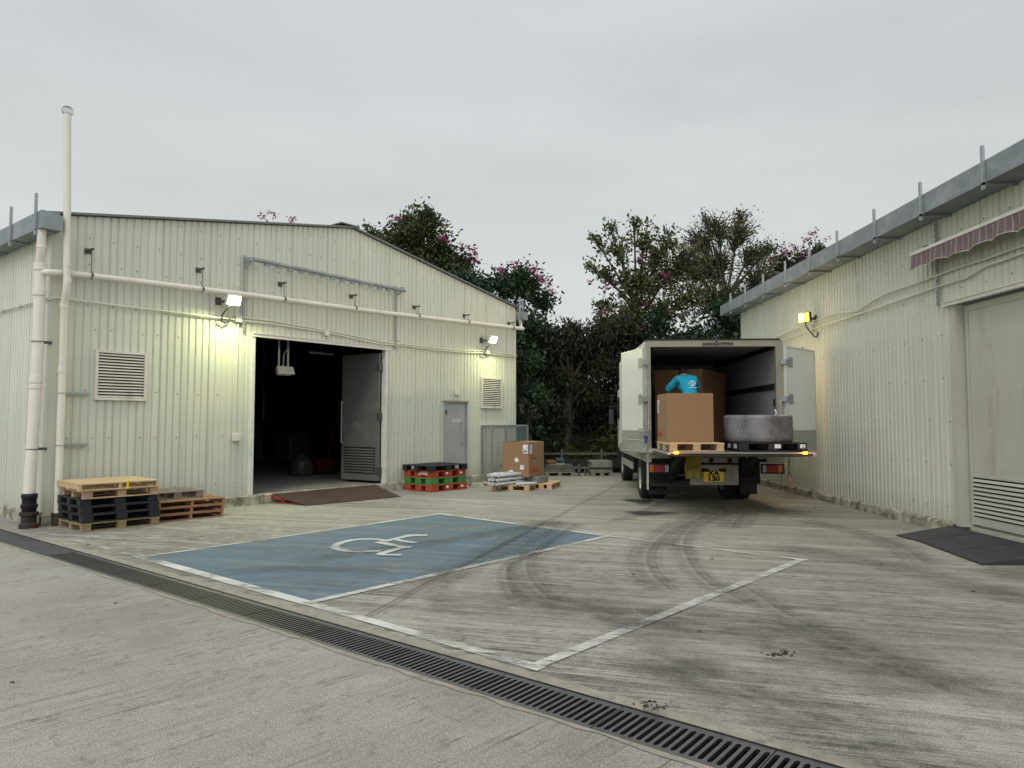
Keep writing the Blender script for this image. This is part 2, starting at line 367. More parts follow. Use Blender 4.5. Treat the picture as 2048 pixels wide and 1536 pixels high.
M['redink'] = mat('red_print', (.50, .045, .03), .7, var=.2)
M['wrap'] = mat('clear_plastic_wrap', (.50, .51, .53), .22, var=.35, scale=10, stretch=(1, 3, 3), bmp=.6, spec=.7)
M['loaddark'] = mat('shaded_load_wrap', (.06, .06, .06), .35, var=.5, scale=10, bmp=.5)  # indoor gloom put into the colour of the stored loads and sack
M['wrapdark'] = mat('dusty_shrink_wrap', (.20, .20, .19), .3, var=.4, scale=10, bmp=.6)
M['boxwhite'] = mat('truck_white_panel', (.66, .68, .65), .4, var=.07, scale=2.5, bmp=.03, dirt=(.46, .46, .42), dirt_lo=.62, dirt_hi=.85)
M['boxin'] = mat('truck_liner', (.36, .355, .36), .6, var=.1, scale=3, dirt=(.22, .21, .2), dirt_lo=.62, dirt_hi=.8)
M['kick'] = mat('aluminium_kick_plate', (.36, .38, .35), .45, .35, var=.12, scale=8)
M['frame'] = mat('stained_steel_frame', (.30, .28, .225), .5, .4, var=.14, scale=6, bmp=.1, dirt=(.16, .12, .08), dirt_lo=.56, dirt_hi=.75)
M['alu'] = mat('aluminium', (.50, .50, .48), .38, .5, var=.15, scale=8)
M['chassis'] = mat('dark_chassis', (.022, .021, .020), .75, .2, var=.4, scale=7, bmp=.3)
M['panel'] = mat('cream_lift_panel', (.27, .25, .205), .5, var=.15, scale=5, dirt=(.12, .09, .06), dirt_lo=.58, dirt_hi=.7)
M['teal'] = mat('teal_tarpaulin', (.02, .16, .24), .6)
M['bluetag'] = mat('blue_lever', (.03, .10, .35), .5)
M['numplate'] = mat('yellow_plate', (.80, .56, .04), .45, var=.06)
M['bag'] = mat('mustard_cloth', (.30, .235, .05), .85, var=.25, scale=6, bmp=.4)
M['taillens'] = mat('tail_lens_red', (.22, .012, .01), .25)
M['amberlens'] = mat('amber_lens', (.35, .09, .01), .3)
M['greylens'] = mat('grey_lens', (.35, .35, .33), .3)
M['amber'] = emis('amber_lamp_lit', (1, .26, .015), 8)
M['drumgrey'] = None
M['shirt'] = mat('cyan_shirt_cloth', (.010, .30, .44), .85, var=.15, scale=7, bmp=.4)
M['logo'] = mat('white_print', (.8, .85, .85), .7)
M['skin'] = mat('skin', (.32, .17, .11), .6, var=.08)
M['hair'] = mat('black_hair', (.012, .010, .009), .6)
M['trousers'] = mat('dark_trousers', (.02, .022, .03), .85)
M['shoes'] = mat('dark_shoes', (.02, .018, .016), .6)
M['glass'] = mat('dark_glass', (.02, .025, .03), .08, spec=.9, var=.1)
M['awning'] = None
M['soil'] = mat('dark_soil', (.035, .030, .018), .95, var=.5, scale=2, bmp=.6)
M['lampW'] = emis('lamp_glass_lit', (.92, 1, .62), 9); M['lampY'] = emis('lamp_glass_warm', (1, .46, .05), 4)
M['lampoff'] = mat('unlit_lamp_white', (.62, .6, .54), .5)
M['redpaint'] = mat('red_paint', (.07, .004, .008), .45)
M['netgreen'] = mat('green_net', (.03, .13, .09), .7)

def mat_drum():
    m, n, bs = newmat('mottled_grey_wrap'); v = objvec(n); a = noise(n, objvec(n, (1, 1, .7)), 2.1, 4); b = noise(n, v, 22, 8, .8); f = noise(n, v, 70, 3, .8)
    k = mth(n, 'ADD', mth(n, 'MULTIPLY', a, .6), mth(n, 'MULTIPLY', b, .4))
    c = mixc(n, maprange(n, k, .42, .60, 0, 1), (.22, .22, .235), (.055, .050, .054)); c = mixc(n, maprange(n, f, .52, .7, 0, .18), c, (.42, .42, .44))
    n.links.new(c, bs.inputs['Base Color']); bs.inputs['Roughness'].default_value = .38; bump(n, bs, b, .5, .01); return m
M['drumgrey'] = mat_drum()
def mat_awning():
    m, n, bs = newmat('striped_awning_cloth'); sp = N(n, 'ShaderNodeSeparateXYZ'); n.links.new(N(n, 'ShaderNodeTexCoord').outputs['Object'], sp.inputs[0])
    s = mth(n, 'FRACT', mth(n, 'MULTIPLY', sp.outputs[0], 1/.115)); s = mth(n, 'LESS_THAN', mth(n, 'ABSOLUTE', mth(n, 'SUBTRACT', s, .5)), .07)
    c = mixc(n, s, (.165, .112, .122), (.34, .31, .29)); c = mixc(n, maprange(n, noise(n, objvec(n), 6, 5), .4, .7, 0, .35), c, (.15, .11, .11))
    n.links.new(c, bs.inputs['Base Color']); bs.inputs['Roughness'].default_value = .9; return m
M['awning'] = mat_awning()
def mat_leaf(name, c1, c2, sc=1.2):
    m, n, bs = newmat(name)
    P = objvec(n, world=True); a = noise(n, P, sc, 3); b = noise(n, P, 13, 2)
    f = mth(n, 'ADD', mth(n, 'MULTIPLY', a, .6), mth(n, 'MULTIPLY', b, .4))
    c = mixc(n, maprange(n, f, .38, .62, 0, 1), c1, c2)
    n.links.new(c, bs.inputs['Base Color']); bs.inputs['Roughness'].default_value = .55; bs.inputs['Specular IOR Level'].default_value = .3
    tr = N(n, 'ShaderNodeBsdfTranslucent'); n.links.new(c, tr.inputs[0]); mx = N(n, 'ShaderNodeMixShader'); mx.inputs[0].default_value = .25
    n.links.new(bs.outputs[0], mx.inputs[1]); n.links.new(tr.outputs[0], mx.inputs[2])
    n.links.new(mx.outputs[0], n.nodes['Material Output'].inputs[0]); return m
M['leafA'] = mat_leaf('leaf_green', (.026, .040, .014), (.080, .100, .034))
M['leafB'] = mat_leaf('leaf_olive', (.045, .050, .020), (.135, .145, .050)); M['leafC'] = mat_leaf('leaf_light', (.055, .065, .028), (.16, .18, .07))
M['leafD'] = mat_leaf('leaf_dark', (.010, .017, .008), (.030, .040, .016))
M['leafT'] = mat_leaf('leaf_deep_teal', (.018, .042, .024), (.045, .075, .035))
M['leafG'] = mat_leaf('undergrowth_leaf', (.025, .040, .010), (.065, .085, .018))
M['flower'] = mat_leaf('magenta_petal', (.19, .024, .085), (.34, .07, .17), 3)
M['bark'] = mat('bark', (.065, .052, .040), .9, var=.4, scale=5, stretch=(4, 4, 1), bmp=.6)

# ================================================================== ground and yard surface
A0 = Vector((-6.940, 10.590, 0)); UX = Vector((math.sin(R(38.5)), math.cos(R(38.5)), 0)); NV = Vector((math.cos(R(38.5)), -math.sin(R(38.5)), 0))
def LW(u, v, z=0): return A0 + UX*u + NV*v + Vector((0, 0, z))
def ground_sheet():
    m = MB()
    us = [-300, -.86, -.49, 300]; vs = [-8.0, 13.6]     # slot for the drain channel: u in (-.86,-.49)
    V = [-300, -8.0, 13.6, 300]
    for i in range(3):
        for j in range(3):
            if i == 1 and j == 1: continue
            m.quad(LW(us[i], V[j]), LW(us[i], V[j+1]), LW(us[i+1], V[j+1]), LW(us[i+1], V[j]))
    return m
ground = tag(ground_sheet().build('ground', M['conc']), 'brushed grey concrete yard slab with stains', None, kind='structure')
def sub(mb, name, m, z): 
    o = mb.build(name, m, ground); return o
# trench under the grate
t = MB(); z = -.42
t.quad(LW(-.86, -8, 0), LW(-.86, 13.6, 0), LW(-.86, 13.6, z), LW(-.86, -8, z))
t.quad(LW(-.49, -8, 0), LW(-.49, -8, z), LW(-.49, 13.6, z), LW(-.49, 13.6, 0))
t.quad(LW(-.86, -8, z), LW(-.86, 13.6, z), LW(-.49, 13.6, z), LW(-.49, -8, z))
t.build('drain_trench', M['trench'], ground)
# cement margins along the drain
LANE = []
def strip(pts, width, z, lift=None):
    """flat ribbon along a ground polyline; returns MB and soft edge weights"""
    m = MB(); pts = [Vector((p[0], p[1], 0)) for p in pts]; wt = []; LANE.clear()
    ws = (-.5, -.28, 0, .28, .5); kk = (0, .75, 1, .75, 0)
    L = len(pts)
    for i, p in enumerate(pts):
        d = (pts[min(i+1, L-1)]-pts[max(i-1, 0)]).normalized(); nn = Vector((-d.y, d.x, 0))
        e = min(1, min(i, L-1-i)/2.)
        for a, k in zip(ws, kk):
            q = p + nn*width*a; m.v.append((q.x, q.y, z)); wt.append(k*e); LANE.append(a*width)
    for i in range(L-1):
        for k in range(4): m.f.append((i*5+k, i*5+k+1, (i+1)*5+k+1, (i+1)*5+k))
    return m, wt
def soft(o, wt):
    at = o.data.attributes.new('soft', 'FLOAT', 'POINT'); at.data.foreach_set('value', wt)
    if len(LANE) == len(wt): at = o.data.attributes.new('lane', 'FLOAT', 'POINT'); at.data.foreach_set('value', LANE)
def smoothpath(pts, n=6):
    P = [Vector((p[0], p[1], 0)) for p in pts]; o = []
    for i in range(len(P)-1):
        a, b, c, d = P[max(i-1, 0)], P[i], P[i+1], P[min(i+2, len(P)-1)]
        for k in range(n):
            t = k/n; o.append(.5*((2*b)+(c-a)*t+(2*a-5*b+4*c-d)*t*t+(3*b-a-3*c+d)*t**3))
    o.append(P[-1]); return [(q.x, q.y) for q in o]
def ragged(u0, u1, v0, v1, z, seed, amp=.02):
    r = random.Random(seed); m = MB(); n = 140; a = []; 
    for i in range(n+1):
        v = v0+(v1-v0)*i/n; m.v.append(tuple(LW(u0+r.uniform(-amp, amp), v, z))); m.v.append(tuple(LW(u1, v, z)))
    for i in range(n): m.f.append((2*i, 2*i+1, 2*i+3, 2*i+2))
    return m
ragged(-.39, -.492, -7.9, 13.5, .004, 3, .012).build('drain_margin', M['kerb'], ground)
ragged(-.895, -.858, -7.9, 13.5, .004, 4, .02).build('drain_margin', M['kerb'], ground)

# painted bays
def rect(u0, u1, v0, v1, z):
    m = MB(); m.quad(LW(u0, v0, z), LW(u0, v1, z), LW(u1, v1, z), LW(u1, v0, z)); return m
def seg(a, b, wd, z):
    a, b = Vector(a), Vector(b); d = (b-a).normalized(); nn = Vector((-d.y, d.x, 0))*wd/2; m = MB()
    m.quad(a-nn+Vector((0, 0, z)), b-nn+Vector((0, 0, z)), b+nn+Vector((0, 0, z)), a+nn+Vector((0, 0, z))); return m
q = [LW(-.20, 3.67), LW(4.58, 3.70), LW(4.36, 7.0), LW(-.25, 6.85)]
m_ = MB(); m_.poly([Vector((p.x, p.y, .004)) for p in q]); m_.build('bay_paint', M['blue'], ground)
Ls = [(LW(-.24, -2.2), LW(-.22, 3.6), .07), (LW(-.20, 3.55), LW(-.26, 6.88), .12), (LW(-.26, 6.88), LW(-.32, 9.36), .10),
      (LW(-.15, 3.66), LW(4.60, 3.69), .07), (LW(-.2, 6.86), LW(4.36, 7.04), .09), (LW(-.29, 9.30), LW(4.32, 9.57), .095),
      (LW(4.60, 3.64), LW(4.37, 7.09), .09), (LW(4.37, 7.09), LW(4.30, 9.63), .08), (LW(4.62, 3.66), LW(9.4, 3.86), .07), (LW(9.4, 3.9), LW(8.6, .9), .07),
      (LW(9.4, 3.95), LW(12.2, 4.05), .06)]
for i, (a, b, wd) in enumerate(Ls): seg(a, b, wd, .008 + .0004*i).build('parking_line', M['white3' if i in (0, 8, 9, 10) else 'white'], ground)
# wheelchair symbol strokes (ground metres)
sym = MB()
def stroke(pts, wd, z):
    m, wt = strip(smoothpath(pts, 5), wd, z); n = len(sym.v); sym.v += m.v; sym.f += [tuple(n+i for i in f) for f in m.f]
for pts, wd in (([(-1.56,8.54),(-1.68,8.52),(-1.81,8.49),(-1.96,8.54),(-2.1,8.66),(-2.18,8.82),(-2.18,9.05),(-2.1,9.27),(-1.96,9.38),(-1.82,9.38),(-1.69,9.32),(-1.62,9.23)], .10),
                ([(-1.64,9.18),(-1.51,9.42),(-1.42,9.60)], .11), ([(-1.42,9.60),(-1.32,9.67),(-1.14,9.67)], .15), ([(-1.53,9.34),(-1.38,9.2),(-1.21,9.06)], .10),
                ([(-1.72,9.14),(-1.53,8.96),(-1.34,8.79),(-1.23,8.77)], .11), ([(-1.32,8.76),(-1.43,8.54),(-1.54,8.3)], .11), ([(-1.55,8.28),(-1.41,8.26),(-1.27,8.25)], .09)):
    stroke(pts, wd, .0085 + .0006*len(sym.v)/60)
sym.build('wheelchair_symbol', M['white2'], ground)
# tyre smears, oil and slab joints
M['rub'] = mat_film('tyre_smear', (.045, .042, .037), .30, .60, .66, (.9, 4, 1), R(16), 3.0, lanes=True)
M['rub2'] = mat_film('tyre_smear_light', (.06, .055, .048), .32, .60, .74, (1.2, 4, 1), R(16), 2.2, lanes=True)
M['oil'] = mat_film('oil_stain', (.02, .018, .014), .25, .5, .72, (1, 1, 1), 0, 1.5, rough=.5)
TY = [([(3.14,12.6),(3.14,11.8),(2.34,10.36),(1.79,9.07),(1.51,8.07),(1.41,7.17),(1.45,6.53)], .42, 'rub'),
      ([(3.7,13.2),(3.54,12.08),(2.62,10.36),(2.16,9.07),(1.95,7.95),(1.87,7.17),(1.90,6.53),(2.0,6.07)], .30, 'rub'),
      ([(.95,10.9),(.73,10.15),(.34,8.91),(.16,7.95),(.17,7.07),(.3,6.37),(.54,6.0),(.9,5.7)], .36, 'rub'),
      ([(.45,9.2),(.3,8.5),(-.02,7.8),(-.05,7.0),(.02,6.3)], .16, 'rub2'),
      ([(2.05,6.9),(2.17,6.5),(2.17,6.14),(2.2,5.67),(2.28,5.16),(2.5,4.4),(2.9,3.8)], .36, 'rub'),
      ([(-.9,6.5),(-.5,7.71),(-.12,8.76),(.34,10.2),(.6,11.2)], .5, 'rub2'), ([(-2.4,7.9),(-1.27,8.91),(-.6,9.5),(-.05,10.2),(.9,11.03)], .34, 'rub2'),
      ([(-.75,6.1),(-.3,6.2),(.25,6.1),(.9,5.86),(1.5,5.5)], .75, 'rub2'), ([(.7,5.3),(1.31,5.5),(1.9,5.3),(2.3,4.6),(2.5,4.1)], .8, 'rub2'),
      ([(.8,4.9),(1.2,4.4),(1.6,3.7),(1.9,3.0)], .6, 'rub2'), ([(-2.9,7.3),(-2.5,7.5),(-1.9,7.5),(-1.3,7.4)], .30, 'rub2'),
      ([(1.5,10.9),(2.0,11.7),(2.6,12.9),(2.9,13.8)], .22, 'rub2'), ([(4.9,13.6),(4.2,12.6),(3.6,11.4),(3.1,10.2)], .5, 'rub2'), ([(3.2,8.9),(3.9,7.9),(4.3,6.9),(4.5,6.0)], .5, 'rub2'),
      ([(4.5,11.2),(4.8,9.9),(4.7,8.6),(4.4,7.6)], .4, 'rub2')]
for i, (p, wd, k) in enumerate(TY):
    mb_, wt = strip(smoothpath(p, 6), wd*1.35, .0125+.0006*i); o = mb_.build('tyre_mark', M[k], ground); soft(o, wt)
def blob(cx, cy, rx, ry, z, seed):
    r = random.Random(seed); m = MB(); n = 40; wt = []; rs = [1+.25*math.sin(3*k/40*6.28+seed)+r.uniform(-.08, .08) for k in range(n)]
    m.v.append((cx, cy, z)); wt.append(1)
    for f, ww in ((.6, 1), (1, 0)):
        for k in range(n): a = 6.2832*k/n; m.v.append((cx+rx*f*rs[k]*math.cos(a), cy+ry*f*rs[k]*math.sin(a), z)); wt.append(ww)
    for k in range(n):
        j = (k+1) % n; m.f.append((0, 1+k, 1+j)); m.f.append((1+k, 1+n+k, 1+n+j, 1+j))
    return m, wt
for i, a in enumerate([(2.47,13.75,.30,.55), (2.28,11.95,.46,.27), (3.5,14.2,.5,.6), (4.6,12.3,.45,.5), (1.9,8.9,.3,.4), (5.2,7.2,.5,.7), (1.0,4.45,.35,.25)]):
    mb_, wt = blob(*a, .0225+.0006*i, i); o = mb_.build('oil_stain', M['oil' if i < 2 else 'rub2'], ground); soft(o, wt)
M['joint'] = mat('joint_sealant', (.05, .045, .038), .9, var=.4, scale=8)
def joint(pts, wd):
    m, _ = strip(pts, wd, .0275); m.build('slab_joint', M['joint'], ground)
JD = Vector((3.0, 9.42, 0)).normalized(); JP = Vector((-.62, 7.33, 0)); JN = Vector((JD.y, -JD.x, 0))
joint([tuple((JP+JD*t+Vector((.01*math.sin(t*3), 0, 0)))[:2]) for t in [-1.78+.5*i for i in range(32)]], .013)

# litter on the slab
r_ = random.Random(5); lt = MB()
def crumple(cx, cy, s, n, seed, mats, name, label, cat):
    r = random.Random(seed); m = MB()
    for i in range(n):
        x, y = cx+r.gauss(0, s), cy+r.gauss(0, s*.5); z = .03+r.uniform(0, .02); a = r.uniform(0, 6.28); l = r.uniform(.008, .024)
        dx, dy = math.cos(a)*l, math.sin(a)*l
        m.quad((x-dx, y-dy, z), (x+dy*.5, y-dx*.5, z+r.uniform(-.01, .02)), (x+dx, y+dy, z), (x-dy*.5, y+dx*.5, z+r.uniform(0, .02)))
    o = m.build(name, mats); tag(o, label, cat); return o
crumple(1.74, 4.69, .05, 34, 1, M['bark'], 'litter_scrap', 'crumpled torn white and brown litter on the brushed concrete in the foreground', 'litter')
crumple(.74, 3.84, .045, 30, 4, M['bark'], 'leaf_litter', 'clump of dry brown leaf litter on the broken cement edge of the drain', 'leaves')
lf = [(1.35,5.2),(4.1,6.4),(3.9,7.6),(2.2,7.9),(1.2,7.1),(5.0,7.75),(-5.2,8.8),(-3.3,6.0),(-4.6,12.3),(5.3,12.5),(-2.9,4.2),(.35,7.2)]
m = MB()
for x, y in lf:
    a = r_.uniform(0, 3); l = .028; z = .0325
    m.quad((x-l*math.cos(a), y-l*math.sin(a), z), (x+l*.4*math.sin(a), y-l*.4*math.cos(a), z+.012), (x+l*math.cos(a), y+l*math.sin(a), z), (x-l*.4*math.sin(a), y+l*.4*math.cos(a), z+.010))
tag(m.build('fallen_leaves', M['bark']), 'small dry brown leaves scattered over the yard', 'leaves', kind='stuff')

# ================================================================== drain grates (one cast section each)
def grate_section(length, kind):
    """local x along the drain, y across (0..W); slots are real holes"""
    W = .356; m = MB(); z1 = -.004; z0 = -.022
    if kind == 'solid':
        m.box((.004, 0, z0), (length-.004, W, z1))
        return m
    b = .042
    m.box((.003, 0, z0), (length-.003, b, z1)); m.box((.003, W-b, z0), (length-.003, W, z1))
    n = round(length/.0455); p = length/n
    for i in range(n+1):
        x = i*p; m.box((max(.003, x-p*.21), b, z0), (min(length-.003, x+p*.21), W-b, z1))
    # rounded slot ends
    for i in range(n):
        x0, x1 = i*p+p*.21, (i+1)*p-p*.21; c = (x1-x0)*.42
        for (yy, s) in ((b, 1), (W-b, -1)):
            for (xa, sx) in ((x0, 1), (x1, -1)):
                t = [(xa, yy), (xa+sx*c, yy), (xa, yy+s*c*1.3)]
                m.poly([(q[0], q[1], z1) for q in (t if s*sx > 0 else t[::-1])])
                m.quad((t[1][0], t[1][1], z1), (t[2][0], t[2][1], z1), (t[2][0], t[2][1], z0), (t[1][0], t[1][1], z0))
    return m
def worn_tops_shaded_sides(o):  # tops keep the worn iron, other faces take the painted slot shade
    o.data.materials.append(M['grate_side'])
    for p in o.data.polygons:
        if p.normal.z < .9: p.material_index = 1
GX = R(51.5-90)
def place_grate(v0, length, kind, label, proto={}):
    key = (round(length, 3), kind)
    if key not in proto:
        o = grate_section(length, kind).build('drain_cover' if kind == 'solid' else 'drain_grate', M['plate' if kind == 'solid' else 'grate']); proto[key] = o; worn_tops_shaded_sides(o)
    else: o = proto[key].copy(); COL.objects.link(o)
    o.location = LW(-.851, v0); o.rotation_euler = (0, 0, GX)
    tag(o, label, 'drain grate' if kind != 'solid' else 'drain cover', 'covers of the long floor drain' if kind == 'solid' else 'slotted iron grates of the floor drain')
vv = -2.55; k = 0
for v0, L_, kd, lb in [(-3.2,1.4,'solid','plain dark drain cover furthest left, cut by the photo edge'),(-1.8,1.4,'solid','dark solid drain cover just left of the big downpipe foot'),
    (-.4,1.5,'solid','dark solid drain cover in front of the downpipe foot'),(1.1,.86,'solid','smooth dark drain cover in front of the left pallet stack'),(1.96,.70,'brown','brownish solid drain cover next to the first slotted grate')]:
    place_grate(v0, L_, 'solid', lb)
names = ['first slotted iron grate after the solid covers', 'slotted iron drain grate beside the left corner of the blue bay', 'slotted iron drain grate along the front of the blue bay', 'slotted iron drain grate before the open joint near the right corner of the blue bay',
         'slotted iron drain grate just past the front corner of the blue bay', 'slotted iron drain grate where the slab joint meets the drain', 'slotted iron drain grate left of the white bay line corner', 'slotted iron drain grate beside the corner of the outer white bay line',
         'slotted iron drain grate with rust specks in the near foreground', 'slotted iron drain grate by the broken cement edge', 'slotted iron drain grate running out of the bottom of the photo', 'slotted iron drain grate nearest to the viewer', 'slotted iron drain grate beyond the bottom edge']
for i, nm in enumerate(names): place_grate(2.66+.82*i, .82, 'slot', nm)

# ================================================================== corrugated walls
PITCH, DEP = .12, .017
def corr(L, zb, top, openings=(), L0=0.0):
    """ribbed sheet in local x (along), y (0 = outer crest, + = inwards), z"""
    br = []
    x = L0
    while x < L:
        for dx, y in ((0, 0), (.078, 0), (.088, DEP), (.108, DEP)):
            if x+dx < L: br.append((x+dx, y))
        x += PITCH
    br.append((L, 0))
    xs = sorted({o for op in openings for o in (op[0], op[1])})
    def yat(X):
        for (a, ya), (b, yb) in zip(br, br[1:]):
            if a <= X <= b: return ya+(yb-ya)*(X-a)/max(b-a, 1e-9)
        return 0
    for X in xs:
        if all(abs(X-b[0]) > 1e-4 for b in br): br.append((X, yat(X)))
    br.sort()
    m = MB()
    for (a, ya), (b, yb) in zip(br, br[1:]):
        c = (a+b)/2; iv = [(zb, None)]; segs = []; z = zb
        ops = sorted([(o[2], o[3]) for o in openings if o[0]-1e-6 < c < o[1]+1e-6])
        for z0, z1 in ops:
            if z0 > z+1e-6: segs.append((z, z, z0, z0))
            z = z1
        segs.append((z, z, top(a), top(b)))
        for za, zb_, ta, tb in segs: m.quad((a, ya, za), (b, yb, zb_), (b, yb, tb), (a, ya, ta))
    return m
def screws(rows, L, avoid=(), step=.36, top=None, seed=0):
    r = random.Random(seed); m = MB()
    for z in rows:
        x = .16
        while x < L:
            xx = x+r.choice((0, 0, .0, .12)); ok = all(not (a-.03 < xx < b+.03 and c-.03 < z < d+.03) for a, b, c, d in avoid) and (top is None or z < top(xx)-.08)
            if ok:
                zz = z+r.uniform(-.012, .012); xc = (math.floor(xx/PITCH))*PITCH+.04; s = .010
                m.tube([(xc, -.006, zz), (xc, .002, zz)], s, 6)
            x += step
    return m

# ------------------------------------------------------------------ left warehouse
LB = empty('warehouse', LW(0, 0), R(51.5), 'pale green corrugated warehouse with gable front, open double doorway and louvred vents', 'warehouse')
LL, LD = 11.3, 17.0
def gable(x): return 4.66+(5.66-4.66)*(1-abs(x-LL/2)/(LL/2))
OPN = [(3.40, 6.60, .18, 3.13), (8.50, 9.30, .17, 2.03), (.66, 1.42, 1.90, 2.65), (9.87, 10.67, 1.90, 2.65)]
wl = corr(LL, .17, gable, OPN).build('front_wall', M['cladL'], LB)
# side wall: local frame turned, runs from the corner back along +y at x=0
sw = corr(LD, .17, lambda x: 4.62); sw.v = [(p[1], LD-p[0], p[2]) for p in sw.v]; sw.build('side_wall', M['cladL'], LB)
sw = corr(LD, .17, lambda x: 4.62); sw.v = [(LL-p[1], p[0], p[2]) for p in sw.v]; sw.build('side_wall', M['cladL'], LB)
bw = corr(LL, .17, gable); bw.v = [(LL-p[0], LD-p[1], p[2]) for p in bw.v]; bw.build('rear_wall', M['cladL'], LB)
screws((.42, 1.28, 2.02, 2.98, 3.36, 4.0, 4.42, 4.9, 5.3), LL, OPN, .36, gable, 1).build('wall_screws', M['dkmetal'], wl)
# flat corner flashing
f = MB(); f.box((-.012, -.012, .17), (.13, -.002, 4.63)); f.box((-.012, -.002, .17), (-.002, .13, 4.6)); f.box((LL-.12, -.010, .17), (LL+.012, -.002, 4.6)); f.build('corner_flashing', M['cladL'], LB)
# roof
m = MB(); 
for a, b in ((-.12, LL/2), (LL+.12, LL/2)):
    za = gable(0)-.12*(1/5.65)*1.0; zb_ = gable(LL/2)
    p = [(a, -.07, za+.012), (b, -.07, zb_+.012), (b, LD+.05, zb_+.012), (a, LD+.05, za+.012)]
    m.poly(p); m.poly([(x, y, z+.035) for x, y, z in p][::-1]); m.quad(p[0], p[1], (p[1][0], p[1][1], p[1][2]+.035), (p[0][0], p[0][1], p[0][2]+.035))
    m.quad(p[0], p[3], (p[3][0], p[3][1], p[3][2]+.035), (p[0][0], p[0][1], p[0][2]+.035))
m.box((LL/2-.35, -.09, 5.70), (LL/2+.12, LD, 5.722)); m.build('roof', M['roof'], LB)
# plinth with broken top edge
def plinth(x0, x1, z1, y0, y1, seed, ax=0, amp=.012):
    r = random.Random(seed); m = MB(); n = max(2, int(abs(x1-x0)/.08)); T = []
    for i in range(n+1):
        x = x0+(x1-x0)*i/n; zt = z1+r.uniform(-amp, amp); yf = y0+r.uniform(-amp, amp)*.7
        T.append([(x, yf-.004, -.02), (x, yf, zt-.02), (x, yf+.02, zt), (x, y1, zt)])
    for a, b in zip(T, T[1:]):
        for k in range(3):
            q = (a[k], b[k], b[k+1], a[k+1]); m.quad(*q)
    if ax: m.v = [(p[1], p[0], p[2]) for p in m.v]; m.f = [f[::-1] for f in m.f]
    return m
pl = plinth(-.04, LL, .175, -.05, .12, 1); q = plinth(.0, LD, .19, -.05, .12, 2, 1); n0 = len(pl.v); pl.v += q.v; pl.f += [tuple(i+n0 for i in f_) for f_ in q.f]
pl.build('plinth', M['plinth'], LB)
# interior floor, and near-black panels added to darken the inside
m = MB(); m.box((.15, .12, 0), (LL-.15, LD-.1, .168)); m.box((3.4, .0, .05), (6.6, .12, .166)); m.build('floor', M['floor'], LB)
m = MB(); m.box((.16, 12.0, .17), (LL-.16, 12.1, 5.4)); m.box((.2, .3, 4.58), (LL-.2, 12.0, 4.62)); m.box((.05, .25, .17), (.08, 12.0, 4.57)); m.box((LL-.08, .25, .17), (LL-.05, 12.0, 4.57)); m.build('darkening_panel', M['inner'], LB)
# opening trim
m = MB(); m.box((3.32, -.045, 3.125), (6.70, -.006, 3.185)); m.box((3.34, -.06, 3.185), (6.68, -.004, 3.20)); m.build('door_header', M['trim'], LB)
m = MB(); m.box((3.335, -.03, .18), (3.40, .10, 3.125)); m.box((3.30, -.012, .18), (3.335, -.003, 3.125)); m.box((6.60, -.03, .18), (6.66, .10, 3.125)); m.box((6.66, -.012, .18), (6.70, -.003, 3.125)); m.build('door_frame', M['trim'], LB)
# open door leaf (right leaf folded inwards): px 697-768
leaf = empty('open_door', (6.55, .08, 0)); leaf.parent = LB; leaf.rotation_euler = (0, 0, R(95)); leaf['label'] = 'grey steel leaf of the big double door, folded into the dark warehouse'
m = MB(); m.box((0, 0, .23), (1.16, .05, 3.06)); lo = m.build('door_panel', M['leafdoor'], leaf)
m = MB()
for i in range(9): z = .42+i*.062; m.bar((.10, .058, z), (1.06, .058, z), .012, .034)
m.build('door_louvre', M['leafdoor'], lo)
m = MB(); m.box((.09, .0505, .37), (1.07, .053, .97)); m.build('louvre_recess', M['black'], lo)
m = MB(); m.tube([(1.10, .05, 1.05), (1.10, .11, 1.05), (1.10, .11, 2.0), (1.10, .05, 2.0)], .014, 8); m.build('handle', M['handle'], leaf)
m = MB(); 
for z in (.45, 1.65, 2.75): m.box((-.03, -.03, z-.08), (.05, .07, z+.08))
m.build('hinge', M['dkmetal'], leaf)
# left leaf, folded back inside against the wall, hardly seen
lf2 = MB(); lf2.box((1.80, .20, .23), (3.34, .25, 3.06)); lf2.build('folded_door', M['greydoor'], LB)
# small side door
dr = MB(); dr.box((8.53, .005, .19), (9.27, .045, 2.0)); dd = dr.build('personnel_door', M['greydoor'], LB); dd['label'] = 'narrow grey steel door with pull handle and small sign'
m = MB(); m.box((8.46, -.03, .17), (8.50, .05, 2.03)); m.box((8.50, -.03, 2.0), (9.30, .05, 2.03)); m.box((9.30, -.03, .17), (9.335, .05, 2.03)); m.build('frame', M['greydoor'], dd)
m = MB(); m.box((8.44, -.055, 2.032), (9.36, -.004, 2.06)); m.build('drip_trim', mat('rusty_trim', (.42, .33, .25), .7, var=.3, dirt=(.2, .1, .05)), dd)
m = MB(); m.box((9.10, -.05, .98), (9.13, -.035, 1.52)); m.box((9.10, -.05, .98), (9.13, .005, 1.0)); m.box((9.10, -.05, 1.50), (9.13, .005, 1.52)); m.build('handle', M['handle'], dd)
m = MB(); m.box((8.545, -.012, 1.72), (8.60, .004, 1.82)); m.build('hinge', M['dkmetal'], dd)
m = MB(); m.box((8.80, -.002, 1.52), (9.05, .004, 1.59)); sg = m.build('sign_plate', M['paper'], dd)
m = MB()
for i in range(4): m.box((8.82+i*.055, -.004, 1.545), (8.86+i*.055, -.0025, 1.575))
m.build('sign_marks', M['ink'], sg)
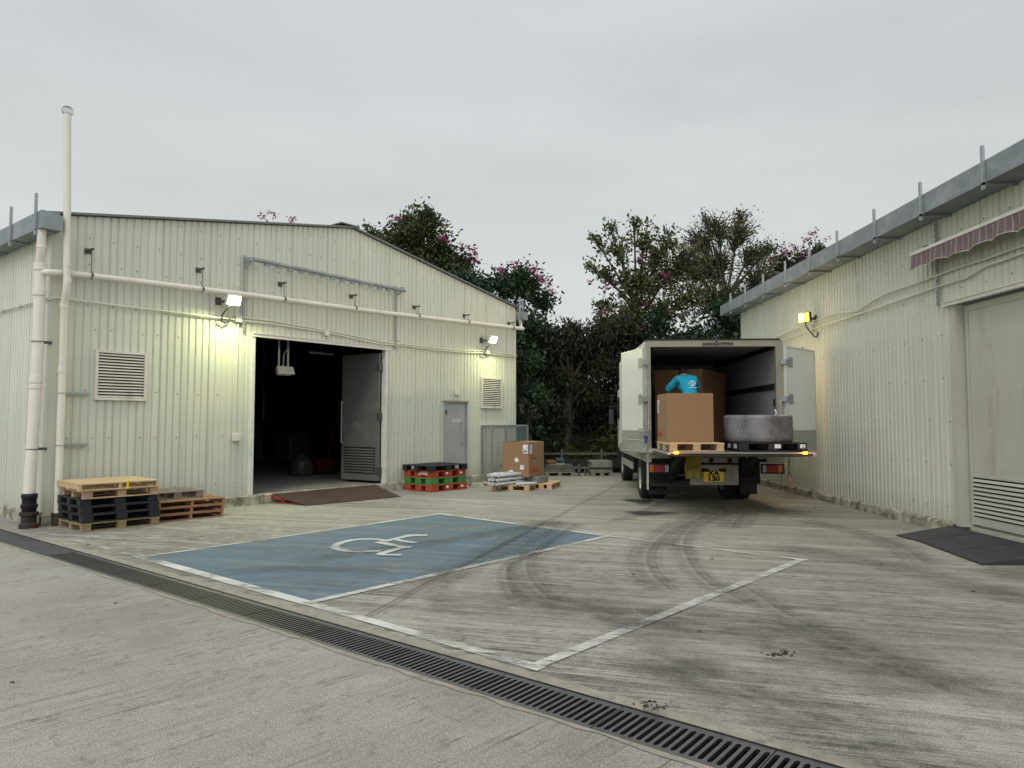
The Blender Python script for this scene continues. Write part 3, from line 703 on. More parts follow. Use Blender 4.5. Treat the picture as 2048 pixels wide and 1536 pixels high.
# louvred vents
def vent(x0, x1, z0, z1, label):
    v = empty('vent', (x0, 0, z0)); v.parent = LB; v['label'] = label; w_, h = x1-x0, z1-z0; b = .042
    m = MB(); m.box((0, -.05, 0), (w_, -.002, b)); m.box((0, -.05, h-b), (w_, -.002, h)); m.box((0, -.05, b), (b, -.002, h-b)); m.box((w_-b, -.05, b), (w_, -.002, h-b)); m.build('frame', M['vent'], v)
    m = MB(); n = 15
    for i in range(n):
        z = b+(h-2*b)*(i+.5)/n
        m.quad((b, -.046, z-.018), (w_-b, -.046, z-.018), (w_-b, -.018, z+.004), (b, -.018, z+.004)); m.quad((b, -.046, z-.018), (w_-b, -.046, z-.018), (w_-b, -.046, z-.008), (b, -.046, z-.008)); m.quad((b, -.046, z-.008), (w_-b, -.046, z-.008), (w_-b, -.018, z+.012), (b, -.018, z+.012))
    m.build('louvre_slats', M['vent'], v); m = MB(); m.box((b*.5, -.006, b*.5), (w_-b*.5, .03, h-b*.5)); m.build('vent_backing', M['black'], v)
vent(.64, 1.43, 1.88, 2.67, 'large louvred vent near the downpipes'); vent(9.85, 10.68, 1.88, 2.68, 'louvred vent below the right floodlight')
# gutters along both eaves
def gutter_beam(parent, x0, x1, y0, y1, z0, z1, name='gutter'):
    m = MB(); t_ = .012
    m.box((x0, y0, z0), (x1, y1, z0+t_)); m.box((x0, y0, z0+t_), (x0+t_, y1, z1)); m.box((x1-t_, y0, z0+t_), (x1, y1, z1)); m.box((x0+t_, y0, z0+t_), (x1-t_, y0+t_, z1)); m.box((x0+t_, y1-t_, z0+t_), (x1-t_, y1, z1))
    return m.build(name, M['gutter'], parent)
g = gutter_beam(LB, -.25, -.015, -.30, LD, 4.37, 4.63); g['label'] = 'grey box gutter along the left eave'
m = MB(); m.box((-.015, -.30, 4.37), (.03, -.02, 4.60)); m.build('gutter_end', M['gutter'], g)
y = -.13
while y < LD-1:
    m = MB(); m.box((-.285, y-.022, 4.28), (-.253, y+.022, 4.90)); m.box((-.285, y-.022, 4.345), (.0, y+.022, 4.367)); m.build('gutter_bracket', M['galv'], g); y += 1.07
g = gutter_beam(LB, LL+.02, LL+.27, -.22, LD, 4.33, 4.55); g['label'] = 'grey box gutter on the right eave'
for i in range(3):
    m = MB(); m.box((LL+.272, -.05+i*1.2, 4.27), (LL+.30, -.01+i*1.2, 4.95)); m.build('gutter_bracket', M['galv'], g)
m = MB(); m.box((LL-.02, -.16, 4.2), (LL+.04, -.13, 4.95)); m.build('gutter_bracket', M['galv'], g)
# small boxes, perforated rail with rolled shutter tube
def item(name, label, cat, build, parent_frame=LB, group=None):
    pass
FR = {}
def wall_pt(B, x, y, z):
    return B.matrix_world @ Vector((x, y, z))
bpy.context.view_layer.update()
def fixed(B, name, label, cat, group=None, loc=(0, 0, 0)):
    """a thing fixed to building B; its local axes are the building's"""
    o = empty(name, B.matrix_world @ Vector(loc), B.rotation_euler.z, label, cat, group); return o
def perf_rail(m, x, z0, z1, y=-.03, w_=.045):
    n = int((z1-z0)/.075)
    m.box((x-w_/2, y-.022, z0), (x-w_/2+.010, y, z1)); m.box((x+w_/2-.010, y-.022, z0), (x+w_/2, y, z1))
    for i in range(n+1):
        z = z0+(z1-z0)*i/n; m.box((x-w_/2+.01, y-.022, max(z0, z-.02)), (x+w_/2-.01, y-.018, min(z1, z+.02)))
tb = fixed(LB, 'awning_roller', 'rolled up grey awning tube on two perforated rails above the big doorway', 'awning')
m = MB(); perf_rail(m, 3.14, 3.22, 4.62); m.build('perforated_rail', M['galv'], tb)
m = MB(); perf_rail(m, 6.88, 3.16, 4.60); m.build('perforated_rail', M['galv'], tb)
m = MB(); m.tube([(3.22, -.20, 4.535), (7.0, -.20, 4.49)], .042, 12); m.build('roller_tube', M['gutter'], tb, smooth=True)
m = MB(); r = random.Random(2)
for i in range(14):
    x = 3.45+i*.25; z = 4.53-.012*(x-3.2); m.box((x, -.225, z-.075+r.uniform(-.01, .01)), (x+.12, -.185, z-.03))
m.build('cloth_edge', M['gutter'], tb)
for x in (3.16, 6.92):
    m = MB(); m.bar((x, -.02, 4.52), (x+.03, -.22, 4.53), .05, .08); m.bar((x, -.05, 4.40), (x+.03, -.2, 4.5), .02, .03); m.build('end_bracket', M['galv'], tb)
# pipes ------------------------------------------------------------
vp = fixed(LB, 'vent_pipe', 'tall slim cream vent pipe rising high above the roof with a wire ball on top', 'pipe')
m = MB(); m.tube([(.14, -.22, 3.64), (.073, -.22, 6.19)], .050, 16); m.build('upper_pipe', M['pvc'], vp, smooth=True)
m = MB(); m.tube([(.14, -.22, 3.66), (.14, -.218, 3.56), (.142, -.19, 3.46), (.145, -.15, 3.38), (.146, -.12, 3.28), (.15, -.12, 2.3)], .050, 16); m.tube([(.15, -.12, 2.3), (.152, -.12, .08)], .052, 16); m.build('lower_pipe', M['pvc'], vp, smooth=True)
m = MB(); 
for z, yy in ((3.66, -.22), (3.30, -.12), (2.32, -.12)): m.tube([(.145, yy, z-.045), (.145, yy, z+.045)], .056, 16)
m.tube([(.139, -.22, 3.87), (.139, -.22, 3.885)], .058, 16)
m.build('pipe_collar', M['pvc'], vp, smooth=True)
m = MB(); 
for k in range(8):
    a = math.pi*k/8; pts = []
    for j in range(17):
        t_ = -math.pi*.35+math.pi*1.7*j/16; pts.append((.073+.080*math.sin(t_)*math.cos(a), -.22+.080*math.sin(t_)*math.sin(a), 6.235+.070*math.cos(t_)))
    m.tube(pts, .0035, 5)
m.build('wire_cage', M['galv'], vp)
for z in (1.97, 1.19):
    m = MB(); m.tube([(.151+.060*math.cos(a), -.12+.060*math.sin(a), z) for a in [6.283*i/16 for i in range(17)]], .006, 5); perf = MB()
    m.box((.215, -.055, z-.018), (.56, -.045, z+.018)); m.box((.215, -.045, z-.018), (.56, -.004, z-.012)); m.build('pipe_clamp', M['galv'], vp)
m = MB(); m.tube([(.152, -.12, 0), (.152, -.12, .16)], .075, 14); m.tube([(.152, -.12, .16), (.152, -.12, .19)], .088, 14); m.build('pipe_foot', M['iron'], vp, smooth=True)
dp = fixed(LB, 'downpipe', 'thick cream rainwater downpipe at the warehouse corner with black and rusty iron foot', 'pipe')
m = MB(); m.tube([(-.185, -.14, 4.38), (-.185, -.14, 4.06), (-.18, -.09, 3.95), (-.17, -.06, 3.8)], .060, 18); m.build('upper_pipe', M['pvc'], dp, smooth=True)
m = MB(); m.tube([(-.165, -.06, 3.86), (-.158, -.06, 2.6), (-.204, -.06, .46)], [.074, .076, .080], 20); m.build('lower_pipe', M['pvc'], dp, smooth=True)
m = MB()
for z, h in ((3.83, .1), (3.45, .09), (2.16, .10), (2.05, .05), (4.12, .05)):
    x = (-.165 if z > 2.5 else -.165-.014*(2.6-z)) if z < 3.9 else -.185; yy = -.06 if z < 3.9 else -.14; m.tube([(x, yy, z-h/2), (x, yy, z+h/2)], .087 if z < 4 else .066, 20)
m.build('pipe_collar', M['pvc'], dp, smooth=True)
for z in (2.72, 1.14):
    m = MB(); x = -.16 if z > 2.5 else -.182; m.tube([(x+.085*math.cos(a), -.06+.085*math.sin(a), z) for a in [6.283*i/20 for i in range(21)]], .006, 5); m.box((x+.08, -.05, z-.02), (x+.19, -.012, z+.02)); m.build('pipe_clamp', M['dkmetal'], dp)
prof = [(.0, .5), (.112, .5), (.125, .48), (.125, .44), (.112, .42), (.112, .35), (.132, .34), (.132, .30), (.115, .28), (.105, .20)]
m = lathe([(a*.82, b) for a, b in prof], 22); m.build('iron_sleeve', mat('black_iron_sleeve', (.012, .012, .013), .55, .3, var=.3, bmp=.4), dp, smooth=True, loc=(-.205, -.08, 0))
m = lathe([(a*.82, b) for a, b in [(.10, .24), (.15, .23), (.15, .19), (.12, .17), (.12, .08), (.148, .06), (.148, 0)]], 22); m.build('rusty_flange', M['iron'], dp, smooth=True, loc=(-.205, -.08, 0))
hp = fixed(LB, 'drain_pipe', 'long cream pipe hung across the warehouse front above the doorway', 'pipe')
m = MB(); m.tube([(-.15, -.10, 3.745), (-.08, -.17, 3.75), (.0, -.16, 3.76), (.10, -.12, 3.775), (.24, -.12, 3.787), (1.5, -.13, 3.825), (3.14, -.14, 3.868), (6.33, -.14, 3.928), (11.32, -.14, 4.085), (11.46, -.14, 4.09)], .050, 16); hm = m.build('long_pipe', M['pvc'], hp, smooth=True)
m = MB(); m.tube([(11.38, -.14, 4.09), (11.38, -.12, 4.2), (11.36, -.1, 4.36)], .045, 12); m.build('riser', M['pvc'], hp, smooth=True)
m = MB()
for x, z in ((3.28, 3.871), (5.25, 3.908), (6.98, 3.948), (10.75, 4.067)): m.tube([(x-.05, -.14, z), (x+.05, -.14, z)], .055, 16)
m.build('pipe_collar', M['pvc'], hp, smooth=True)
for x in (.50, 2.28, 3.92, 5.64, 7.48, 9.20, 11.0):
    zp = 3.795+(x-.3)*.0262; zt = 4.20
    m = MB(); m.bar((x-.02, .005, zt), (x, -.20, zt+.01), .028, .028); m.bar((x-.05, .0, zt), (x+.05, .0, zt), .01, .09); m.tube([(x, -.14, zt), (x, -.14, zp+.06)], .006, 6)
    m.tube([(x, -.14+.056*math.sin(a), zp+.056*math.cos(a)) for a in [6.283*i/14 for i in range(15)]], .007, 5); m.box((x-.014, -.21, zp-.025), (x+.014, -.192, zp+.025))
    m.build('pipe_hanger', M['dkmetal'], hp)
# conduits
cd = fixed(LB, 'wall_conduit', 'pair of thin painted conduits running across the warehouse front', 'conduit')
def wavy(pts, seed, amp=.006):
    r = random.Random(seed); o = []
    for (a, b) in zip(pts, pts[1:]):
        n = max(1, int((Vector(b)-Vector(a)).length/.45))
        for i in range(n): q = Vector(a).lerp(Vector(b), i/n); o.append((q.x, q.y, q.z+r.uniform(-amp, amp)))
    o.append(pts[-1]); return o
m = MB(); m.tube(wavy([(-.04, -.05, 3.37), (.05, -.05, 3.40), (2.96, -.035, 3.40)], 1), .014, 8); m.tube(wavy([(3.1, -.035, 3.455), (3.93, -.035, 3.455), (4.86, -.035, 3.42), (6.46, -.035, 3.30), (7.05, -.035, 3.305), (8.7, -.035, 3.30), (9.9, -.035, 3.36), (LL, -.035, 3.36)], 2), .013, 8)
m.tube(wavy([(3.1, -.035, 3.405), (3.93, -.035, 3.40), (4.86, -.035, 3.37), (6.46, -.035, 3.25), (7.05, -.035, 3.265), (8.7, -.035, 3.25), (9.9, -.035, 3.31), (LL, -.035, 3.31)], 3), .013, 8); m.build('conduit_run', M['conduit'], cd, smooth=True)
m = MB(); m.tube(wavy([(3.03, -.03, 3.36), (3.045, -.03, 3.25), (3.01, -.03, 1.32)], 5, .0), .010, 8); m.build('conduit_drop', M['trim'], cd, smooth=True)
m = MB(); x = .4
while x < 11.2: m.box((x-.02, -.012, 3.36 if x < 4.9 else 3.22), (x+.02, -.003, 3.43 if x < 4.9 else 3.40)) if False else None; x += .9
cs = fixed(LB, 'wall_conduit', 'single thin conduit running along the shaded side wall left of the downpipe', 'conduit')
m = MB(); m.tube([(-.04, .0, 3.38), (-.035, 2, 3.40), (-.035, LD, 3.42)], .014, 8)
for i in range(20): m.box((-.05, .4+i*.8, 3.37), (-.0, .44+i*.8, 3.43))
m.build('conduit_run', M['conduit'], cs, smooth=True)
def jbox(x0, x1, z0, z1, name, label, mt, cat='box', y=-.07):
    o = MB().box((x0, y, z0), (x1, -.004, z1)).build(name, M[mt], None, bevel=.006)
    o.matrix_world = LB.matrix_world.copy(); tag(o, label, cat); return o
jbox(2.985, 3.10, 3.36, 3.49, 'junction_box', 'small white junction box under the left bright floodlight', 'trim')
jbox(10.02, 10.13, 3.29, 3.42, 'junction_box', 'small white junction box under the right floodlight of the left warehouse', 'trim')
jbox(4.94, 5.04, 3.29, 3.385, 'sensor_box', 'small white box centred above the big doorway', 'trim', y=-.09)
jbox(2.97, 3.11, 1.19, 1.32, 'switch_box', 'stained beige switch box at the end of the thin conduit left of the doorway', 'vent', y=-.085)
jbox(8.86, 8.97, 2.19, 2.31, 'sensor_box', 'small box with dark side above the narrow grey door', 'trim', y=-.085)

# floodlights -------------------------------------------------------
def floodlight(B, x, z, side, label, warm, energy, aim, spot, rot):
    o = fixed(B, 'floodlight', label, 'floodlight', 'lit wall floodlights', (x, 0, z))
    m = MB(); m.bar((-.14, -.0, .02), (0, -.24, .0), .03, .05); m.box((-.19, -.015, -.05), (-.09, -.002, .09)); m.build('bracket', M['dkmetal'], o)
    hd = empty('lamp_head', (0, -.30, .02)); hd.parent = o; hd.rotation_euler = rot
    m = MB(); m.box((-.13, -.0, -.10), (.13, .07, .10)); m.box((-.09, .07, -.07), (.09, .10, .07)); m.build('housing', M['vent' if not warm else 'dkmetal'], hd, bevel=.008)
    m = MB(); m.box((-.112, -.006, -.085), (.112, -.001, .085)); m.build('lens', M['lampY' if warm else 'lampW'], hd)
    m = MB(); m.tube([(-.03, -.26, -.05), (-.10, -.22, -.14), (-.13, -.12, -.25), (-.10, -.06, -.34), (-.03, -.05, -.37), (.04, -.05, -.33), (.06, -.05, -.27)], .013, 8); m.build('cable', M['plblack'], o, smooth=True)
    ld = bpy.data.lights.new('flood_beam', 'AREA'); ld.shape = 'RECTANGLE'; ld.size = .20; ld.size_y = .15; ld.energy = energy; ld.color = (1, .74, .38) if warm else (.90, 1.0, .50)
    lo_ = bpy.data.objects.new('flood_beam', ld); COL.objects.link(lo_); lo_.parent = hd; lo_.location = (0, -.02, 0); lo_.rotation_euler = (R(-90+(0 if warm else 30)), 0, R(-42) if warm else 0)   # shines along -y of the head
    if spot:
        ls = bpy.data.lights.new('flood_spill', 'AREA'); ls.shape = 'RECTANGLE'; ls.size = .18; ls.size_y = .1; ls.energy = spot; ls.color = ld.color
        so_ = bpy.data.objects.new('flood_spill', ls); COL.objects.link(so_); so_.parent = hd; so_.location = (0, -.02, -.11); so_.rotation_euler = (R(-25), 0, 0)
    return o
floodlight(LB, 2.80, 3.68, 0, 'brightest greenish white floodlight, left of the big doorway', False, 80, None, 0, (R(30), 0, R(-8)))
floodlight(LB, 10.0, 3.62, 0, 'smaller greenish yellow floodlight near the right end of the left warehouse', False, 48, None, 0, (R(30), 0, R(-5)))

# ------------------------------------------------------------------ right warehouse
RB = empty('warehouse', (6.09, 18.8, 0), R(-90), 'pale corrugated warehouse with heavy grey gutter and big closed steel door, on the right', 'warehouse')
bpy.context.view_layer.update()
RL = 22.0
OPR = [(9.12, 12.4, .12, 3.14)]
rw = corr(RL, .14, lambda x: 4.42, OPR).build('front_wall', M['cladR'], RB)
screws((.35, .95, 1.55, 2.15, 2.75, 3.35, 3.95, 4.15), RL, OPR, .48, None, 4).build('wall_screws', M['dkmetal'], rw)
q = corr(9, .14, lambda x: 4.42); q.v = [(p[1], 9-p[0], p[2]) for p in q.v]; q.build('end_wall', M['cladR'], RB)
m = MB(); m.poly([(-.05, -.02, 4.46), (RL, -.02, 4.46), (RL, 9, 5.4), (-.05, 9, 5.4)]); m.poly([(-.05, -.02, 4.44), (-.05, 9, 5.38), (RL, 9, 5.38), (RL, -.02, 4.44)]); m.poly([(-.05, 0, 4.44), (-.05, 9, 4.44), (-.05, 9, 5.4)]); m.build('roof', M['roof'], RB)
plinth(-.05, 9.0, .15, -.06, .12, 7, amp=.014).build('plinth', M['plinth'], RB)
plinth(12.5, RL, .15, -.06, .12, 8, amp=.014).build('plinth', M['plinth'], RB)
m = MB(); m.box((8.98, -.012, .12), (9.10, -.003, 3.14)); m.box((8.98, -.003, .12), (9.12, .16, 3.14)); m.box((12.4, -.012, .12), (12.55, .16, 3.14)); m.box((9.12, .10, .0), (12.4, .3, .13)); m.build('door_frame', M['bigdoor'], RB)
m = MB(); m.box((8.92, -.07, 3.14), (12.6, -.003, 3.19)); m.box((8.90, -.085, 3.19), (12.62, -.003, 3.205)); m.build('door_header', M['trim'], RB)
dl = MB(); dl.box((9.16, .11, .17), (12.38, .16, 3.12)); dl = dl.build('steel_door', M['bigdoor2'], RB)
m = MB(); m.box((9.16, .097, 3.04), (12.38, .108, 3.12)); m.box((9.16, .097, .17), (9.215, .108, 3.04)); m.box((9.215, .097, .17), (12.38, .108, .27)); m.box((9.215, .097, .80), (12.38, .108, .84)); m.build('door_edge', M['bigdoor'], dl)
m = MB(); m.box((9.22, .104, .275), (12.3, .1095, .795)); m.build('louvre_recess', M['black'], dl)
m = MB()
for i in range(9): z = .31+i*.056; m.quad((9.22, .085, z-.016), (12.3, .085, z-.016), (12.3, .106, z+.022), (9.22, .106, z+.022)); m.quad((9.22, .085, z-.016), (12.3, .085, z-.016), (12.3, .085, z-.008), (9.22, .085, z-.008))
m.build('door_louvre', M['bigdoor'], dl)
m = MB(); m.box((10.32, .03, 1.35), (10.36, .05, 1.95)); m.box((10.32, .05, 1.35), (10.36, .11, 1.37)); m.box((10.32, .05, 1.93), (10.36, .11, 1.95)); m.build('handle', M['dkmetal'], dl)
# rust stains in the door paint
0 and mat_film('rust_stain', (.17, .10, .045), .42, .62, .7, (5, 5, 1.1), 0, 3.0, edge=False)
# threshold ramp mats
mats = [( [(5.17,9.63),(5.95,10.40),(5.62,8.95)], 0 )]
def wedge(pts, z0s):
    m = MB(); top = [(x, y, z) for (x, y), z in zip(pts, z0s)]; m.poly(top)
    n = len(top)
    for i in range(n): a, b = top[i], top[(i+1) % n]; m.quad((a[0], a[1], 0), (b[0], b[1], 0), b, a)
    return m
rm = empty('rubber_ramp', (5.6, 9.2, 0), 0, 'black rubber threshold ramp in front of the big closed steel door', 'ramp')
for i, (p, zz) in enumerate([([(5.18, 9.66), (5.22, 9.20), (6.0, 9.20), (6.0, 9.80)], (.02, .02, .12, .12)), ([(5.22, 9.18), (5.13, 8.46), (6.0, 8.46), (6.0, 9.18)], (.02, .02, .12, .12)), ([(5.13, 8.44), (5.05, 7.72), (6.0, 7.72), (6.0, 8.44)], (.02, .02, .12, .12))]):
    o = wedge([(a-5.6, b-9.2) for a, b in p], zz).build('ramp_section', M['rubber'], rm)
# gutter
g = MB(); t_ = .012; gy0, gy1, gz0, gz1 = -.39, -.02, 4.42, 4.69
g.box((-.5, gy0, gz0), (RL, gy1, gz0+t_)); g.box((-.5, gy0, gz0+t_), (RL, gy0+t_, gz1)); g.box((-.5, gy1-t_, gz0+t_), (RL, gy1, gz1)); g.box((-.5, gy0+t_, gz0+t_), (-.5+t_, gy1-t_, gz1)); g = g.build('gutter', M['gutter'], RB); g['label'] = 'heavy grey steel box gutter'
for i, s in enumerate([.479, 1.628, 2.871, 4.169, 5.366, 6.539, 7.813, 9.073, 10.381, 11.63, 12.9, 14.1, 15.4, 16.6, 17.9]):
     m = MB(); m.box((s-.02, -.425, 4.33), (s+.02, -.393, 4.87)); m.box((s-.02, -.425, 4.385), (s+.02, .0, 4.417)); m.build('gutter_bracket', M['galv'], g)
floodlight(RB, 4.80, 3.58, 1, 'warm yellow floodlight on the right hand warehouse wall', True, 150, None, 0, (R(4), 0, R(34)))
o = MB().box((4.50, -.075, 3.34), (4.61, -.004, 3.47)).build('junction_box', M['trim'], None, bevel=.006); o.matrix_world = RB.matrix_world.copy(); tag(o, 'small white junction box under the warm yellow floodlight', 'box')
c = fixed(RB, 'wall_conduit', 'two painted conduits with kinks running along the right hand warehouse wall', 'conduit')
m = MB(); m.tube(wavy([(0, -.04, 3.36), (2.1, -.04, 3.43), (4.37, -.04, 3.54), (4.9, -.04, 3.56), (5.7, -.04, 3.56), (6.2, -.04, 3.49), (6.45, -.04, 3.48), (7.1, -.04, 3.58), (7.45, -.04, 3.61), (8.79, -.04, 3.62), (10.45, -.04, 3.62), (13, -.04, 3.62), (RL, -.04, 3.62)], 6), .015, 8)
m.tube(wavy([(0, -.04, 3.27), (2.43, -.04, 3.31), (4.65, -.04, 3.40), (6.45, -.04, 3.41), (8.78, -.04, 3.46), (9.45, -.04, 3.45), (9.8, -.04, 3.53), (10.45, -.04, 3.54), (13, -.04, 3.54), (RL, -.04, 3.54)], 8), .015, 8)
m.tube([(6.30, -.02, 4.38), (6.38, -.03, 4.1), (6.42, -.03, 3.9), (6.40, -.035, 3.5)], .009, 6); m.build('conduit_run', M['conduit'], c, smooth=True)
pr = fixed(RB, 'perforated_rail', 'tall perforated steel rail on the wall beside the awning', 'rail'); m = MB(); perf_rail(m, 8.79, 3.18, 4.38); m.build('rail', M['galv'], pr)
# awning
aw = fixed(RB, 'awning', 'retracted mauve striped awning with scalloped valance over the big steel door', 'awning')
x0, x1 = 8.53, 13.2
m = MB(); m.box((x0, -.27, 3.955), (x1, -.24, 3.985)); m.box((x0, -.27, 3.985), (x1, -.20, 3.998)); m.build('front_bar', M['trim'], aw)
m = MB(); n = 300; pts = []
for i in range(n+1):
    x = x0+.005+(x1-x0-.01)*i/n; ph = (x-x0)/.44; zb_ = 3.725+.035*abs(math.sin(math.pi*ph))**.6*1.0+.012*math.sin(x*5); yy = -.262-.012*math.sin((x-x0)*14)-.006*math.sin(x*31)
    pts.append(((x, -.262, 3.957), (x, yy, 3.84), (x, yy*1.0-.01, zb_)))
for a, b in zip(pts, pts[1:]):
    for k in range(2): m.quad(a[k+1], b[k+1], b[k], a[k])
m.build('valance', M['awning'], aw, smooth=True)
m = MB(); m.tube([(p[2][0], p[2][1], p[2][2]) for p in pts], .005, 5); m.build('valance_hem', M['vent'], aw)
m = MB(); m.quad((x0+.02, -.255, 3.95), (x1-.02, -.255, 3.95), (x1-.02, -.06, 3.97), (x0+.02, -.06, 3.97)); m.tube([(x0+.02, -.10, 3.92), (x1-.02, -.10, 3.92)], .045, 12); m.build('rolled_cloth', M['awning'], aw)
for x in (8.85, 11.8):
    m = MB(); m.bar((x, -.0, 4.03), (x, -.25, 4.01), .03, .04); m.bar((x+.15, -.02, 3.86), (x+.35, -.22, 3.92), .025, .025); m.build('folding_arm', M['dkmetal'], aw)

# ================================================================== pallets
def wood_pallet(name, pos, rz, W, D, H, wm, bm, label, group, slats=5, blocks=True, base=3, gap=.03, seed=0):
    """x along the long front, y to the back; deck on blocks or stringers"""
    o = empty(name, pos, rz, label, 'pallet', group); r = random.Random(seed); t = .018
    m = MB(); sw = (W if False else D)/slats
    for i in range(slats):
        y0 = i*sw+gap/2*(i > 0); y1 = (i+1)*sw-gap/2*(i < slats-1)
        m.box((r.uniform(-.006, .006), y0, H-t), (W+r.uniform(-.006, .006), y1, H+r.uniform(-.002, .002)))
    m.build('deck_boards', wm, o)
    if blocks:
        for i in range(3):
            m = MB(); x0 = (0, W/2-.06, W-.12)[i]; m.box((x0, 0, H-2*t), (x0+.12, D, H-t-.001)); m.build('cross_board', wm, o)
            for j in range(3):
                y0 = (0, D/2-.05, D-.10)[j]; m = MB(); m.box((x0+.004, y0+.004, t), (x0+.116, y0+.10, H-2*t-.001)); m.build('block', bm, o)
        for j in range(3):
            y0 = (0, D/2-.05, D-.10)[j]; m = MB(); m.box((0, y0, 0), (W, y0+.10, t-.001)); m.build('base_board', wm, o)
    else:
        for i in range(3):
            x0 = (0, W/2-.02, W-.04)[i]; m = MB(); m.box((x0, 0, t), (x0+.04, D, H-t-.001)); m.build('stringer', bm, o)
        m = MB()
        for j in range(base): y0 = j*(D-.09)/(base-1); m = MB(); m.box((0, y0, 0), (W, y0+.09, t-.001)); m.build('base_board', wm, o)
    return o
def plastic_pallet(name, pos, rz, W, D, H, pm, label, group, feet=3, rim=True, labels=(), fs=.145):
    o = empty(name, pos, rz, label, 'pallet', group)
    m = MB(); m.box((0, 0, H-.018), (W, D, H)); n = 12
    m.build('deck', pm, o, bevel=.004)
    m = MB()
    for i in range(n): x = W*(i+.5)/n; m.box((x-.006, .03, H-.0005), (x+.006, D-.03, H+.004))
    m.build('deck_ribs', pm, o)
    fw, fd = W*fs, D*fs; z0 = .016 if rim else 0
    for i in range(3):
        for j in range(3):
            x = (0, (W-fw)/2, W-fw)[i]; y = (0, (D-fd)/2, D-fd)[j]
            m = MB(); m.box((x+.003, y+.003, z0), (x+fw-.003, y+fd-.003, H-.0185)); 
            m.build('foot', pm, o, bevel=.008)
    if rim:
        m = MB()
        for j in range(3): y = (0, (D-fd)/2, D-fd)[j]; m.box((0, y, 0), (W, y+fd, .0155))
        for i in range(3): x = (0, (W-fw)/2, W-fw)[i]; m.box((x, fd+.001, .001), (x+fw, (D-fd)/2-.001, .015)); m.box((x, (D+fd)/2+.001, .001), (x+fw, D-fd-.001, .015))
        m.build('base_frame', pm, o)
    return o
def LWF(u, v, z): return LW(u, v, z)
G1 = 'pallets stacked left by the downpipes'
RZ = R(51.5)
wood_pallet('pallet', LW(.10, 1.16, 0), RZ-R(2), 1.05, .95, .125, M['woodolive'], M['woodolive'], 'damp greenish wooden pallet at the bottom of the left stack', G1, 6, seed=1)
for i, lb in enumerate(['black plastic pallet, lowest of the three in the left stack', 'black plastic pallet, middle one of the three in the left stack', 'black plastic pallet, topmost of the three under the pale wooden pallets']):
    plastic_pallet('pallet', LW(.095-.015*i, 1.165-.01*i, .125+.112*i), RZ-R(2+.5*i), 1.06, .96, .112, M['plblack'], lb, G1)
wood_pallet('pallet', LW(.10, 1.18, .461), RZ-R(4), 1.0, .98, .118, M['woodpale'], M['woodpale2'], 'pale wooden pallet with pinkish blocks resting on the black plastic pallets', G1, 6, seed=2)
tp = wood_pallet('pallet', LW(.02, 1.23, .580), RZ-R(4), 1.06, 1.0, .10, M['woodpale'], M['woodpale'], 'light wooden pallet with a yellow clip, topmost of the left stack', G1, 7, blocks=False, seed=3)
m = MB(); m.box((.61, -.006, .012), (.64, -.001, .098)); m.box((.585, -.007, .098), (.665, .05, .103)); m.box((.595, -.007, .0), (.655, .02, .012)); m.build('yellow_clip', M['yellow'], tp)
m = MB(); m.box((0.001, 0, .019), (1.058, .02, .045)) if False else None
for i, lb in enumerate(['orange brown wooden pallet, lowest beside the black pallets', 'orange brown wooden pallet, second up beside the black pallets', 'orange brown wooden pallet directly under the weathered grey one']):
    wood_pallet('pallet', LW(1.20+.01*i, .99, .0+.103*i), RZ-R(6), 1.03, .90, .102, M['woodorange'], M['woodorange'], lb, G1, 6, blocks=False, seed=4+i)
wood_pallet('pallet', LW(1.20, .80, .310), RZ-R(3), .82, .74, .125, M['woodgrey'], M['woodgrey'], 'weathered grey wooden pallet with a raised board on the orange brown pallets', G1, 5, seed=8, gap=.06)
# coloured stack
G2 = 'coloured plastic pallets stacked right of the big doorway'
for i, (k, h, lb) in enumerate([('plred', .15, 'orange red plastic pallet at the bottom of the coloured stack'), ('plgreen', .15, 'green plastic pallet between the two red ones'), ('plred', .15, 'orange red plastic pallet under the black one, with white lettering')]):
    o = plastic_pallet('pallet', LW(7.08+.01*i, .99-.01*i, .15*i), RZ-R(2-i), 1.12, .86, h, M[k], lb, G2, fs=.22)
    if i != 1:
        m = MB(); r = random.Random(i)
        for j in range(16): m.box((-.0015, .12+.018*j, .070), (-.0005, .13+.018*j, .070+r.uniform(.02, .03))) if i == 2 else None
        for j in range(14): m.box((-.0015, .14+.014*j, .112), (-.0005, .15+.014*j, .120)) if i == 2 else None
        m.box((.93, .0015, .06), (1.0, .0025, .10)); m.box((.47, .0015, .07), (.53, .0025, .11)); m.build('stencil_marks', M['logo'], o)
plastic_pallet('pallet', LW(7.03, 1.02, .45), RZ, 1.2, .90, .125, M['plblack'], 'flat black plastic pallet, topmost of the coloured stack', G2, rim=False)

